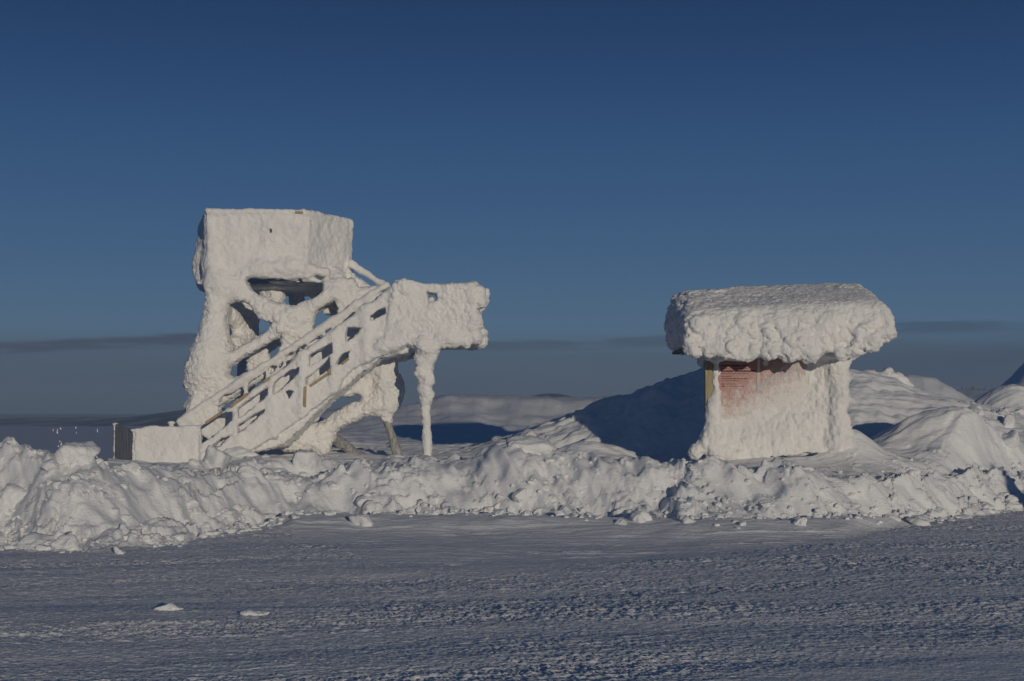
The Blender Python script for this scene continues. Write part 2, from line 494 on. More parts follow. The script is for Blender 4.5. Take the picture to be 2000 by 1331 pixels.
    z = z + road * 0.05 * fbm2(x * 0.16, y * 0.22, 135, 2)
    stk = ss(.42, .75, fbm2(x * 0.5 + .2 * y, y * 8.0 - x * 0.5, 141, 4)) * ss(-.1, .3, vn2(x * .3, y * .5, 142))
    z = z + road * ap * (0.014 * stk + 0.007 * fbm2(x * 2.0, y * 9, 143, 3))
    z = z + road * ap * 0.16 * ss(-2.2, 0.0, s) ** 2
    # --- unseen snow bank across the road behind the photographer, added to shade the road
    z = z + ss(2.0, -4.0, y) * ss(-30, 4, x - y) * 1.1 * (0.7 + 0.5 * fbm2(x * .3, y * .3, 151, 3)) * (1 - ss(20, 60, -y))
    z = z + 2.5 * np.exp(-((x - 12.5) / .6) ** 2 - ((y - 9.8) / .9) ** 2)  # unseen snow pile added to the terrain to shade the right bank
    # distant lowland roughness
    z = z + ss(300, 3000, y) * 5 * fbm2(x * 0.002, y * 0.002, 161, 3)
    return z


def h1(x, y):
    return float(height(np.array([x]), np.array([y]))[0])


def build_terrain():
    td = np.linspace(-0.46, 0.46, 1060)
    g = [0.46]
    st = td[1] - td[0]
    while g[-1] < 14:
        st *= 1.055
        g.append(g[-1] + st)
    g = np.array(g[1:])
    t = np.concatenate([-g[::-1], td, g])
    ys = [7.0]
    while ys[-1] < 33:
        ys.append(ys[-1] + min(0.0019 * ys[-1], 0.024))
    st = 0.03
    while ys[-1] < 30000:
        st *= 1.033
        ys.append(ys[-1] + st)
    yb = [7.0]
    st = 0.014
    while yb[-1] > -90:
        st *= 1.06
        yb.append(yb[-1] - st)
    y = np.array(yb[:0:-1] + ys)
    wgt = np.sqrt(np.maximum(y, 0) ** 2 + 16.0)
    shr = 1.0 / (1.0 + (np.maximum(y, 0) / 150.0) ** 1.2)
    ta = np.abs(t)[None, :]
    te = np.where(ta > 0.6, 0.6 + (ta - 0.6) * shr[:, None], ta) * np.sign(t)[None, :]
    X = te * wgt[:, None]
    Y = np.repeat(y[:, None], len(t), 1)
    Z = height(X.ravel(), Y.ravel()).reshape(X.shape)
    nr, nc = X.shape
    V = np.stack([X.ravel(), Y.ravel(), Z.ravel()], 1)
    i = (np.arange(nr - 1)[:, None] * nc + np.arange(nc - 1)[None, :]).ravel()
    Fc = np.stack([i, i + 1, i + nc + 1, i + nc], 1)
    o = mesh_obj('snow_ground', V, Fc, M_GROUND)
    o['kind'] = 'structure'
    return o


build_terrain()


def hit(px, py, ymin=7.0, ymax=60.0):
    """where the line of sight through a survey pixel meets the ground"""
    Ys = np.arange(ymin, ymax, 0.02)
    d = Q(px, py, 1.0) - np.array([0, 0, EYE])
    P = np.array([0, 0, EYE]) + d[None, :] * Ys[:, None]
    z = height(P[:, 0], P[:, 1])
    b = np.nonzero(P[:, 2] < z)[0]
    k = b[0] if len(b) else len(Ys) - 1
    return P[k]


# ------------------------------------------------------------------ sculpting by signed distance
class Sculpt:
    def __init__(self, lo, hi, res):
        self.lo = np.array(lo, float); self.res = res
        n = np.ceil((np.array(hi) - self.lo) / res).astype(int) + 1
        self.n = n
        self.ax = [self.lo[i] + np.arange(n[i]) * res for i in range(3)]
        self.D = np.full(n, 0.3, np.float32)
        self.B = np.full(n, 0.3, np.float32)
        self.L = np.full(n, -1, np.int16)
        self.parts = []

    def part(self, name, label=None, mat=None):
        self.parts.append((name, label, mat))
        return len(self.parts) - 1

    def _sub(self, lo, hi, m):
        sl, gr = [], []
        for i in range(3):
            a = int(np.clip(math.floor((lo[i] - m - self.lo[i]) / self.res), 0, self.n[i]))
            b = int(np.clip(math.ceil((hi[i] + m - self.lo[i]) / self.res) + 1, 0, self.n[i]))
            sl.append(slice(a, b))
            sh = [1, 1, 1]; sh[i] = -1
            gr.append(self.ax[i][a:b].astype(np.float32).reshape(sh))
        return tuple(sl), gr

    def add(self, pid, fn, lo, hi, k=0.08, m=0.28):
        sl, (X, Y, Z) = self._sub(lo, hi, m)
        if any(s.stop <= s.start for s in sl):
            return
        d = np.minimum(fn(X, Y, Z), 0.3).astype(np.float32)
        D = self.D[sl]
        h = np.maximum(k - np.abs(D - d), 0) / k
        self.D[sl] = np.minimum(D, d) - h * h * k * 0.25
        b = self.B[sl] > d
        self.B[sl] = np.where(b, d, self.B[sl])
        self.L[sl] = np.where(b, pid, self.L[sl])

    def cut(self, fn, lo, hi, k=0.05, m=0.28):
        sl, (X, Y, Z) = self._sub(lo, hi, m)
        d = -fn(X, Y, Z)
        D = self.D[sl]
        h = np.maximum(k - np.abs(D - d), 0) / k
        self.D[sl] = np.maximum(D, d) + h * h * k * 0.25

    def noise(self, cell, amp, seed, mask=None):
        rng = np.random.default_rng(seed)
        m = [int(n * self.res / cell) + 3 for n in self.n]
        A = rng.uniform(-1, 1, m).astype(np.float32)
        for i in range(3):
            c = np.arange(self.n[i]) * self.res / cell
            j = np.floor(c).astype(int); f = (c - j); f = (f * f * (3 - 2 * f)).astype(np.float32)
            sh = [1, 1, 1]; sh[i] = -1
            f = f.reshape(sh)
            A = np.take(A, j, i) * (1 - f) + np.take(A, j + 1, i) * f
        self.D -= amp * A if mask is None else amp * A * mask

    # shapes
    def rod(self, pid, a, b, ra, rb=None, k=0.10):
        a, b = np.array(a, float), np.array(b, float)
        rb = ra if rb is None else rb
        d = b - a; L2 = float(d @ d) + 1e-9
        def fn(X, Y, Z):
            t = np.clip(((X - a[0]) * d[0] + (Y - a[1]) * d[1] + (Z - a[2]) * d[2]) / L2, 0, 1)
            return np.sqrt((X - a[0] - t * d[0]) ** 2 + (Y - a[1] - t * d[1]) ** 2 + (Z - a[2] - t * d[2]) ** 2) - (ra + (rb - ra) * t)
        r = max(ra, rb)
        self.add(pid, fn, np.minimum(a, b) - r, np.maximum(a, b) + r, k)

    def ball(self, pid, c, r, k=0.10, sc=(1, 1, 1)):
        c = np.array(c, float); sc = np.array(sc, float)
        def fn(X, Y, Z):
            return (np.sqrt(((X - c[0]) / sc[0]) ** 2 + ((Y - c[1]) / sc[1]) ** 2 + ((Z - c[2]) / sc[2]) ** 2) - r) * min(sc)
        self.add(pid, fn, c - r * sc, c + r * sc, k)

    def _panel(self, o, u, poly, half, rnd):
        poly = np.array(poly, float); o = np.array(o, float); u = np.array(u, float); u = u / np.linalg.norm(u)
        def fn(X, Y, Z):
            S = (X - o[0]) * u[0] if abs(u[1]) < 1e-6 else (X - o[0]) * u[0] + (Y - o[1]) * u[1]
            N = (Y - o[1]) * u[0] if abs(u[1]) < 1e-6 else -(X - o[0]) * u[1] + (Y - o[1]) * u[0]
            d2 = poly_sdf(S, Z, poly) + rnd
            w = np.abs(N) - (half - rnd)
            return np.minimum(np.maximum(d2, w), 0) + np.sqrt(np.maximum(d2, 0) ** 2 + np.maximum(w, 0) ** 2) - rnd
        s0, s1 = poly[:, 0].min(), poly[:, 0].max()
        c = [o + u * s0, o + u * s1]
        e = half + 0.02
        lo = [min(c[0][0], c[1][0]) - e, min(c[0][1], c[1][1]) - e, poly[:, 1].min()]
        hi = [max(c[0][0], c[1][0]) + e, max(c[0][1], c[1][1]) + e, poly[:, 1].max()]
        return fn, lo, hi

    def panel(self, pid, o, u, poly, half, rnd=0.03, k=0.08):
        fn, lo, hi = self._panel(o, u, poly, half, rnd)
        self.add(pid, fn, lo, hi, k)

    def front(self, pid, px, Y, half, rnd=0.03, k=0.08):
        P = [Q(a, b, Y) for a, b in px]
        self.panel(pid, (0, Y), (1, 0), [(p[0], p[2]) for p in P], half, rnd, k)

    def hole(self, px, Y, y0, y1, rnd=0.0, k=0.05):
        P = [Q(a, b, Y) for a, b in px]
        fn, lo, hi = self._panel((0, (y0 + y1) / 2), (1, 0), [(p[0], p[2]) for p in P], (y1 - y0) / 2, rnd)
        self.cut(fn, lo, hi, k)

    # surface nets
    def mesh(self):
        D, n = self.D, self.n
        S = D < 0
        c = np.zeros(np.array(n) - 1, np.uint8)
        for a in (0, 1):
            for b in (0, 1):
                for d in (0, 1):
                    c += S[a:n[0] - 1 + a, b:n[1] - 1 + b, d:n[2] - 1 + d]
        act = (c > 0) & (c < 8)
        idx = np.argwhere(act)
        vid = np.full(act.shape, -1, np.int32); vid[act] = np.arange(len(idx))
        acc = np.zeros((len(idx), 3)); cnt = np.zeros(len(idx))
        I, J, Kk = idx.T
        for axis in range(3):
            for p in (0, 1):
                for q in (0, 1):
                    o0 = [0, 0, 0]; oth = [i for i in range(3) if i != axis]
                    o0[oth[0]], o0[oth[1]] = p, q
                    o1 = list(o0); o1[axis] = 1
                    a = D[I + o0[0], J + o0[1], Kk + o0[2]]; b = D[I + o1[0], J + o1[1], Kk + o1[2]]
                    m = (a < 0) != (b < 0)
                    t = a[m] / (a[m] - b[m])
                    P = np.tile(np.array(o0, float), (m.sum(), 1)); P[:, axis] = t
                    acc[m] += P; cnt[m] += 1
        V = self.lo + (idx + acc / cnt[:, None]) * self.res
        quads = []
        for axis in range(3):
            o1, o2 = [(1, 2), (2, 0), (0, 1)][axis]
            s0 = [slice(None)] * 3; s1 = [slice(None)] * 3
            s0[axis] = slice(0, n[axis] - 1); s1[axis] = slice(1, n[axis])
            A, Bb = S[tuple(s0)], S[tuple(s1)]
            e = np.argwhere(A != Bb)
            ok = (e[:, o1] > 0) & (e[:, o2] > 0) & (e[:, o1] < n[o1] - 1) & (e[:, o2] < n[o2] - 1)
            e = e[ok]
            flip = ~A[e[:, 0], e[:, 1], e[:, 2]]
            def cell(a, b):
                f = e.copy(); f[:, o1] -= a; f[:, o2] -= b
                return vid[f[:, 0], f[:, 1], f[:, 2]]
            q = np.stack([cell(1, 1), cell(0, 1), cell(0, 0), cell(1, 0)], 1)
            q[flip] = q[flip][:, ::-1]
            quads.append(q)
        Fc = np.concatenate(quads)
        L = self.L[np.clip(I, 0, n[0] - 1), J, Kk]
        L2 = self.L[np.minimum(I + 1, n[0] - 1), np.minimum(J + 1, n[1] - 1), np.minimum(Kk + 1, n[2] - 1)]
        L = np.where(L < 0, L2, L)
        return V, Fc, L


def poly_sdf(S, Z, P):
    d = None; sgn = None
    n = len(P)
    for i in range(n):
        a, b = P[i], P[i - 1]
        ex, ez = np.float32(b[0] - a[0]), np.float32(b[1] - a[1])
        wx, wz = S - np.float32(a[0]), Z - np.float32(a[1])
        t = np.clip((wx * ex + wz * ez) / (ex * ex + ez * ez + 1e-12), 0, 1)
        dd = (wx - ex * t) ** 2 + (wz - ez * t) ** 2
        c1, c2, c3 = wz >= 0, Z < np.float32(b[1]), ex * wz > ez * wx
        fl = (c1 & c2 & c3) | (~c1 & ~c2 & ~c3)
        if d is None:
            d = dd; sgn = np.where(fl, -1.0, 1.0)
        else:
            d = np.minimum(d, dd); sgn = np.where(fl, -sgn, sgn)
    return (sgn * np.sqrt(d)).astype(np.float32)


def vnormals(V, Fc):
    a = V[Fc[:, 2]] - V[Fc[:, 0]]; b = V[Fc[:, 3]] - V[Fc[:, 1]]
    fn = np.cross(a, b)
    N = np.zeros_like(V)
    for k in range(4):
        for c in range(3):
            N[:, c] += np.bincount(Fc[:, k], fn[:, c], len(V))
    return N / (np.linalg.norm(N, axis=1)[:, None] + 1e-12)


def rime_displace(V, Fc, seed, a1=0.03, c1=0.16, a2=0.014, c2=0.06, a3=0.007, amp=1.0):
    N = vnormals(V, Fc)
    m = np.clip(0.55 + 0.9 * vn3(V / 0.55, seed + 5), 0.08, 1.4)
    spk = np.clip(.45 - worley3(V / .05, seed + 9), 0, 1) * np.clip(vn3(V / .2, seed + 8) + .1, 0, 1)
    d = .11 * spk + a1 * m * (0.75 - worley3(V / c1, seed)) + a2 * m * (0.7 - worley3(V / c2, seed + 1)) + a3 * vn3(V / 0.03, seed + 2)
    return V + N * (d * amp)[:, None]


def split_parts(root, V, Fc, L, parts, default_mat):
    N = vnormals(V, Fc)
    fl = L[Fc[:, 0]]
    out = {}
    for pid, (name, label, mat) in enumerate(parts):
        f = Fc[fl == pid]
        if len(f) < 12:
            continue
        u, inv = np.unique(f, return_inverse=True)
        o = mesh_obj(name, V[u], inv.reshape(f.shape), mat or default_mat, root, normals=N[u])
        if label: o['label'] = label
        out[pid] = o
    return out


def box_mesh(a, b, bev=0.0):
    """axis-aligned box between two corners"""
    x0, y0, z0 = np.minimum(a, b); x1, y1, z1 = np.maximum(a, b)
    V = np.array([[x, y, z] for z in (z0, z1) for y in (y0, y1) for x in (x0, x1)])
    Fc = np.array([[0, 2, 3, 1], [4, 5, 7, 6], [0, 1, 5, 4], [2, 6, 7, 3], [0, 4, 6, 2], [1, 3, 7, 5]])
    return V, Fc


def bar_mesh(a, b, w, d):
    """a straight board from a to b, w high across its length, d deep (along y)"""
    a, b = np.array(a, float), np.array(b, float)
    t = (b - a) / np.linalg.norm(b - a)
    s = np.cross(t, [0, 1, 0]); s /= np.linalg.norm(s)
    n = np.cross(s, t)
    V = []
    for p in (a, b):
        for q, r in ((-1, -1), (1, -1), (1, 1), (-1, 1)):
            V.append(p + s * q * w / 2 + n * r * d / 2)
    Fc = [[0, 1, 2, 3], [7, 6, 5, 4], [0, 4, 5, 1], [1, 5, 6, 2], [2, 6, 7, 3], [3, 7, 4, 0]]
    return np.array(V), np.array(Fc)


def bar(root, name, mat, a, b, w, d, label=None):
    V, Fc = bar_mesh(a, b, w, d)
    o = mesh_obj(name, V, Fc, mat, root, smooth=False)
    m = o.modifiers.new('bevel', 'BEVEL'); m.width = min(w, d) * 0.12; m.segments = 2
    if label: o['label'] = label
    return o


# ------------------------------------------------------------------ the rime-covered lookout tower
def build_tower():
    org = (-4.6, 28.0, 0.6)
    root = empty('lookout_tower', org, 'tall wooden lookout tower with a long stair, crusted all over in white rime', 'tower')
    root['_org'] = org
    S = Sculpt((-7.95, 25.3, 0.2), (-0.15, 30.8, 5.65), 0.021)
    YS, YI, YT = 26.0, 26.85, 27.35          # outer stair rail, inner stair rail, tower front
    A, B, C = Q(405, 412, YT), Q(597, 414, YT), Q(683, 432, 28.6)
    Dd = Q(394, 434, 29.0)
    E2, F2 = np.array([-5.7, 30.3, 5.3]), np.array([-4.0, 30.2, 5.3])
    zf = Q(500, 548, YT)[2]                  # platform level
    # --- parapet of the platform
    wf = S.part('parapet_wall'); wr = S.part('parapet_wall'); wlft = S.part('parapet_wall'); wb = S.part('parapet_wall'); wb2 = S.part('parapet_wall'); wb3 = S.part('parapet_wall')
    fl = S.part('platform_floor'); cps = [wf, wr]
    for cp, (a_, b_) in zip(cps, ((A + [.04, 0, -.04], B + [0, 0, -.04]), (B + [0, 0, -.04], C + [-.02, 0, -.03]))):
        S.rod(cp, a_ + np.array([0, -.06, .02]), b_ + np.array([0, -.06, .02]), .04, .035, .03)
    S.front(wf, [(404, 412), (480, 411), (560, 411), (592, 414), (600, 430), (603, 545), (560, 548), (500, 540), (470, 552), (430, 560), (410, 556), (408, 500)], YT, 0.085, 0.03)
    def wall(pid, p, q, ztop0, ztop1, zbot, half):
        u = np.array([q[0] - p[0], q[1] - p[1]]); ln = np.linalg.norm(u)
        S.panel(pid, (p[0], p[1]), u, [(0, ztop0), (ln, ztop1), (ln, zbot), (0, zbot)], half, 0.03)
    wall(wr, B, C, A[2] - .01, C[2], zf - 0.62, 0.075)
    wall(wlft, A, Dd, A[2] - .02, Dd[2], zf - 0.05, 0.05)
    wall(wb, Dd, E2, Dd[2], 5.28, zf, 0.07)
    wall(wb2, E2, F2, 5.28, 5.28, zf, 0.07)
    wall(wb3, F2, C, 5.28, C[2], zf, 0.07)
    # lip of rime growing over the platform edge
    for (x0, y0, x1, y1, r) in ((505, 524, 565, 521, .13), (565, 521, 636, 532, .10), (480, 538, 520, 530, .09)):
        S.rod(wf if x1 < 600 else wr, Q(x0, y0, YT - .04), Q(x1, y1, YT + (0.35 if x1 > 640 else 0)), r, r, 0.16)
    S.panel(fl, (0, 28.8), (1, 0), [(-6.1, zf + .02), (-3.3, zf + .02), (-3.3, zf - .08), (-6.1, zf - .08)], 1.45, 0.03)
    # rime hump on the left, windward side
    for (x, y, r, Y) in ((402, 500, .22, 28.0), (401, 528, .22, 28.1), (402, 478, .16, 28.3), (406, 550, .17, 28.0), (415, 520, .17, 27.5), (418, 560, .19, 27.45)):
        S.ball(wlft if x < 410 else wf, Q(x, y, Y), r, 0.18, (1, 1.5, 1.2))
    S.rod(wf, Q(412, 440, YT), Q(424, 545, YT), 0.07, 0.16, .12)
    # --- legs
    lA = S.part('leg'); lB = S.part('leg'); lC = S.part('leg'); lD = S.part('leg'); lE = S.part('leg'); lF = S.part('leg')
    p = [(428, 548, .20), (424, 600, .20), (420, 645, .26), (412, 690, .33), (400, 730, .34), (385, 752, .22)]
    for (a, b) in zip(p[:-1], p[1:]):
        S.rod(lA, Q(a[0], a[1], YT), Q(b[0], b[1], YT + .02), a[2], b[2], 0.15)
    S.ball(lA, Q(380, 791, YT), .16, .05, (1.1, 1, 1)); S.ball(lA, Q(392, 790, YT), .15, .05)
    S.ball(lA, Q(405, 812, YT), .25, .1); S.rod(lA, Q(392, 760, YT + .2), Q(388, 830, YT + .3), .1, .1)
    # right-hand legs
    q = [(655, 545, .2), (668, 590, .2), (700, 650, .2), (742, 710, .27), (757, 755, .27), (752, 792, .2)]
    for (a, b) in zip(q[:-1], q[1:]):
        S.rod(lC, Q(a[0], a[1], 28.0), Q(b[0], b[1], 27.5), a[2], b[2], 0.12)
    S.rod(lC, Q(750, 790, 27.5), Q(758, 826, 27.45), .14, .075, .08)
    lS = S.part('shaded_leg_end', 'lower end of the slanted leg, shade painted in as grey', M_GREY)  # shade on the lower leg is painted into its colour
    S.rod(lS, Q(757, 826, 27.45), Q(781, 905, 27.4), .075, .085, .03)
    for (x, y, r) in ((762, 715, .17), (766, 745, .18), (772, 770, .17), (768, 790, .12), (745, 690, .2), (752, 730, .2)):
        S.ball(lC, Q(x, y, 27.5), r, .12)
    for (x, y, r) in ((560, 610, .2), (590, 700, .2), (594, 770, .2), (586, 830, .22), (575, 848, .2)):
        S.ball(lB, Q(x, y, YT + .1), r, .2)
    S.rod(lB, Q(590, 700, YT + .1), Q(586, 860, YT + .1), .16, .2)
    S.rod(lD, (Dd[0] + .42, Dd[1], zf), (Dd[0] + .15, Dd[1], .5), .17, .17)
    S.rod(lE, Q(497, 548, 29.9), Q(470, 880, 30.0), .15, .2)
    S.rod(lF, Q(575, 548, 29.7), Q(600, 800, 29.8), .14, .16)
    # centre rear rime column seen under the platform
    pc = S.part('rear_post')
    S.rod(pc, Q(540, 545, 28.6), Q(532, 600, 28.5), .20, .2, .12)
    S.rod(pc, Q(518, 570, 28.6), Q(530, 640, 28.6), .10, .1, .12)
    # --- braces on the front, with rime webs at the joints
    b1 = S.part('brace'); b2 = S.part('brace'); b3 = S.part('brace'); b4 = S.part('brace'); b5 = S.part('brace'); b6 = S.part('brace'); b7 = S.part('brace'); b8 = S.part('brace', 'thin brace running down behind the foot, shade painted in as grey', M_GREY)  # last brace: its grey is shade painted into the colour
    S.rod(b1, Q(445, 562, YT), Q(560, 630, YT), .17, .19, .2); S.rod(b1, Q(560, 630, YT), Q(640, 690, YT + .1), .16, .17, .15)
    S.rod(b2, Q(425, 712, YT), Q(480, 688, YT), .17, .14, .2); S.rod(b2, Q(480, 688, YT), Q(555, 636, YT), .135, .15, .15); S.rod(b2, Q(555, 640, YT), Q(650, 572, YT), .17, .18, .15)
    S.front(b1, [(436, 545), (482, 545), (497, 572), (530, 592), (562, 604), (590, 600), (580, 640), (545, 650), (520, 632), (500, 610), (480, 590), (445, 585)], YT, .15, .08, .12)
    S.front(b2, [(606, 586), (632, 572), (636, 550), (690, 545), (700, 565), (740, 560), (735, 580), (690, 605), (665, 622), (650, 590), (622, 604), (612, 640), (580, 640), (575, 610)], YT + .12, .17, .08, .12)
    S.front(b2, [(535, 655), (556, 652), (600, 650), (580, 690), (555, 716), (540, 716), (546, 690), (552, 668)], YT + .05, .13, .07, .1)
    # rime filling the lower left corner and spreading on to the stair
    S.front(lA, [(390, 700), (450, 690), (452, 712), (444, 736), (462, 738), (505, 728), (555, 700), (580, 690), (560, 715), (480, 760), (430, 792), (396, 815), (362, 828), (372, 800), (384, 760)], YT - .10, .16, .09, .15)
    # inner faces of the left hole: braces of the left side frame
    S.rod(b3, Q(430, 600, YT + .2), Q(500, 668, 28.9), .17, .14, .2); S.rod(b3, Q(440, 690, YT + .2), Q(498, 640, 28.9), .2, .14, .2)
    S.front(b3, [(440, 590), (474, 586), (505, 600), (500, 640), (512, 668), (480, 690), (445, 700)], 28.85, .12, .08, .15)
    S.hole([(505, 622), (520, 620), (540, 630), (522, 652), (504, 660), (497, 640)], 28.85, 28.4, 29.4)
    S.rod(b4, Q(500, 690, 29.6), Q(585, 640, 29.6), .13, .13, .1)
    b9 = S.part('brace')
    S.front(b9, [(482, 722), (486, 694), (520, 682), (530, 706), (500, 728)], 28.2, .1, .06)
    S.front(b5, [(600, 572), (612, 586), (660, 590), (664, 560), (600, 545)], 29.0, .1, .06)
    # lower frame between the right leg and the foot of the front leg
    S.front(b6, [(645, 740), (660, 722), (700, 700), (745, 690), (752, 775), (715, 772), (700, 768), (680, 772), (655, 770), (640, 775)], 27.55, .14, .07, .12)
    S.hole([(683, 740), (700, 729), (717, 738), (715, 741), (685, 741)], 27.55, 27.2, 27.9)
    S.front(b6, [(735, 690), (765, 672), (800, 690), (795, 706), (768, 706), (756, 712)], 27.6, .14, .07, .12)
    S.front(b6, [(785, 690), (846, 690), (838, 706), (825, 702), (795, 703)], 28.2, .09, .04, .1)
    S.rod(b7, Q(752, 782, 27.5), Q(690, 806, 27.5), .19, .13, .15); S.rod(b7, Q(690, 806, 27.5), Q(612, 852, 27.5), .13, .15, .12)
    S.rod(b7, Q(612, 852, 27.6), Q(560, 858, 27.4), .20, .22, .2); S.rod(b7, Q(640, 845, 27.6), Q(630, 875, 27.5), .14, .16, .15)
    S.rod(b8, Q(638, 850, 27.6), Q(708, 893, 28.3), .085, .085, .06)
    # --- stair: ramp, inner rail, outer rail
    rp = S.part('stair_flight'); ir = S.part('stair_railing'); hr = S.part('handrail', 'smooth snow-capped handrail on the inner side'); orl = S.part('stair_railing', 'rime-plastered outer stair railing with slanted gaps')
    S.panel(rp, (0, 26.5), (1, 0), [tuple(Q(a, b, 26.5)[[0, 2]]) for a, b in ((398, 905), (395, 884), (560, 800), (700, 700), (760, 660), (800, 660), (800, 690), (745, 700), (640, 790), (560, 870))], .46, .03)
    S.rod(hr, Q(352, 824, YI), Q(400, 791, YI), .06, .075, .04); S.rod(hr, Q(400, 791, YI), Q(560, 687, YI), .08, .078, .04); S.rod(hr, Q(560, 687, YI), Q(755, 557, YI), .078, .072, .03)
    S.front(ir, [(352, 832), (400, 800), (480, 748), (600, 668), (742, 572), (752, 585), (760, 600), (760, 670), (640, 780), (560, 840), (420, 870), (396, 850)], YI + .02, .05, .03, .05)
    # gaps under the inner handrail
    for poly in ([(524, 722), (532, 714), (540, 716), (539, 724), (530, 732), (523, 730)], [(572, 690), (596, 672), (600, 676), (584, 705), (572, 700)],
                 [(634, 645), (654, 632), (658, 636), (645, 650), (633, 654)], [(612, 664), (620, 660), (618, 672), (606, 682)],
                 [(545, 716), (552, 708), (552, 716), (546, 722)]):
        S.hole(poly, YI + .02, YI - .3, YI + .35, 0, .03)
    # slots cut between inner handrail and outer railing, standing in for a shadow strip
    lo_ = lambda x: np.interp(x, [400, 470, 560, 650, 745], [834, 786, 720, 651, 581])
    hi_ = lambda x: np.interp(x, [400, 560, 755], [791, 687, 557]) + 12
    for x0, x1 in ((428, 476), (484, 520), (560, 590), (604, 632), (668, 692), (698, 722)):
        S.hole([(x0, hi_(x0)), (x1, hi_(x1)), (x1, lo_(x1) + 3), (x0, lo_(x0) + 3)], YI + .02, YI - .3, YI + .22, 0, .02)
    S.front(orl, [(394, 832), (430, 813), (470, 783), (520, 746), (560, 716), (600, 684), (650, 648), (700, 610), (745, 578), (772, 558), (775, 676), (745, 694), (718, 704), (690, 722), (665, 745), (640, 776), (617, 795), (597, 812), (575, 826), (545, 848), (520, 862), (480, 885), (440, 900), (394, 908)], YS, .085, .04, .06)
    for (x0, y0, x1, y1, r) in ((394, 834, 470, 787, .035), (470, 787, 600, 690, .04), (600, 690, 700, 616, .05), (700, 616, 785, 553, .06)):
        S.rod(orl, Q(x0, y0, YS), Q(x1, y1, YS), r, r, .05)
    for x, y0, y1, r in ((466, 790, 880, .075), (533, 742, 850, .08), (592, 695, 800, .09), (653, 655, 760, .11), (716, 605, 700, .12), (397, 836, 905, .05)):
        S.rod(orl, Q(x, y0, YS - .02), Q(x, y1, YS - .02), r * .85, r * .85, .09)
    # --- landing at the head of the first flight
    lw = S.part('landing_wall'); lf = S.part('landing_floor'); lp = S.part('landing_post'); lr = S.part('landing_wall'); lbk = S.part('landing_wall')
    S.front(lw, [(768, 562), (790, 548), (830, 555), (880, 556), (922, 555), (930, 575), (922, 610), (926, 640), (920, 664), (900, 668), (850, 664), (845, 684), (815, 672), (795, 672), (765, 684), (750, 690)], YS, .13, .05, .1)
    S.panel(lf, (0, 27.1), (1, 0), [tuple(Q(a, b, 27.1)[[0, 2]]) for a, b in ((770, 672), (936, 664), (936, 674), (770, 684))], 1.05, .02)
    xr = Q(924, 600, YS)[0]
    S.panel(lr, (xr, YS), (0, 1), [(0, Q(0, 557, YS)[2]), (2.1, Q(0, 557, YS)[2]), (2.1, Q(0, 668, YS)[2]), (0, Q(0, 668, YS)[2])], .09, .03)
    zb0, zb1 = Q(0, 557, YS)[2], Q(0, 668, YS)[2]
    S.panel(lbk, (0, 28.1), (1, 0), [(Q(800, 0, 28.1)[0], zb0 - .1), (xr, zb0 - .1), (xr, zb1), (Q(800, 0, 28.1)[0], zb1)], .07, .03)
    S.hole([(834, 572), (855, 574), (857, 590), (836, 592)], YS, 25.4, 26.6, 0, .04)
    zq = Q(0, 580, 28.1)[2]
    S.hole([(846, 574), (862, 576), (862, 600), (848, 600)], 28.1, 27.7, 28.5, 0, .04)
    for (x, y, r) in ((925, 570, .13), (938, 572, .12), (915, 582, .12), (936, 592, .12), (920, 607, .11), (931, 630, .12), (922, 645, .10), (930, 660, .10), (905, 663, .11), (880, 662, .13), (858, 660, .13), (800, 660, .13), (822, 665, .14), (838, 678, .15), (850, 600, .05), (787, 640, .10), (810, 625, .08), (830, 620, .08), (772, 670, .15), (745, 675, .14), (800, 570, .1), (880, 640, .08)):
        S.ball(lw, Q(x, y, YS - .05), r * .95, .12)
    for (x, y, r, dy) in ((934, 571, .13, 0), (940, 588, .11, .1), (926, 562, .10, .2), (943, 574, .08, .3), (922, 586, .11, -.08), (926, 622, .10, -.02), (930, 640, .09, .1), (927, 658, .12, 0), (910, 670, .11, -.05), (897, 666, .09, -.08), (914, 604, .08, -.1), (929, 606, .07, .2), (888, 668, .11, -.05), (866, 668, .10, -.05), (938, 600, .06, .7), (940, 650, .10, .9), (936, 570, .12, 1.1), (938, 665, .12, 1.5)):
        S.ball(lw, Q(x, y, YS + dy), r, .035)
    S.hole([(930, 602), (958, 598), (958, 613), (930, 611)], YS, 25.4, 26.5, 0, .05)
    S.rod(lp, Q(833, 676, YS + .05), Q(829, 715, YS + .05), .20, .13, .12)
    S.rod(lp, Q(829, 715, YS + .05), Q(832, 782, YS + .05), .13, .105, .08)
    S.rod(lp, Q(832, 782, YS + .05), Q(834, 905, YS + .05), .066, .074, .03)
    for (x, y, r) in ((822, 730, .09), (838, 742, .09), (826, 760, .08), (836, 770, .09), (820, 700, .1), (842, 700, .09)):
        S.ball(lp, Q(x, y, YS), r, .08)
    # second flight, from the landing back up to the platform
    h2 = S.part('handrail', 'upper handrail climbing from the landing to the platform'); f2 = S.part('stair_flight', 'upper stair flight behind the first')
    S.rod(h2, Q(686, 516, 28.4), Q(765, 568, 28.2), .075, .07, .04)
    S.front(f2, [(680, 535), (700, 545), (735, 565), (770, 590), (770, 620), (690, 600), (670, 560)], 28.5, .12, .05)
    # --- low guard at the foot of the stair
    gp = S.part('guard_panel', 'low rime-coated guard panel at the foot of the stair')
    S.front(gp, [(263, 839), (300, 832), (396, 832), (398, 910), (263, 925)], YS, .05, .03, .04)
    # --- openings in the tower front
    S.hole([(479, 546), (500, 543), (530, 549), (560, 551), (600, 552), (628, 552), (631, 571), (606, 585), (573, 600), (562, 600), (545, 594), (528, 588), (512, 580), (497, 570), (484, 557)], YT, 26.9, 28.1, 0, .06)
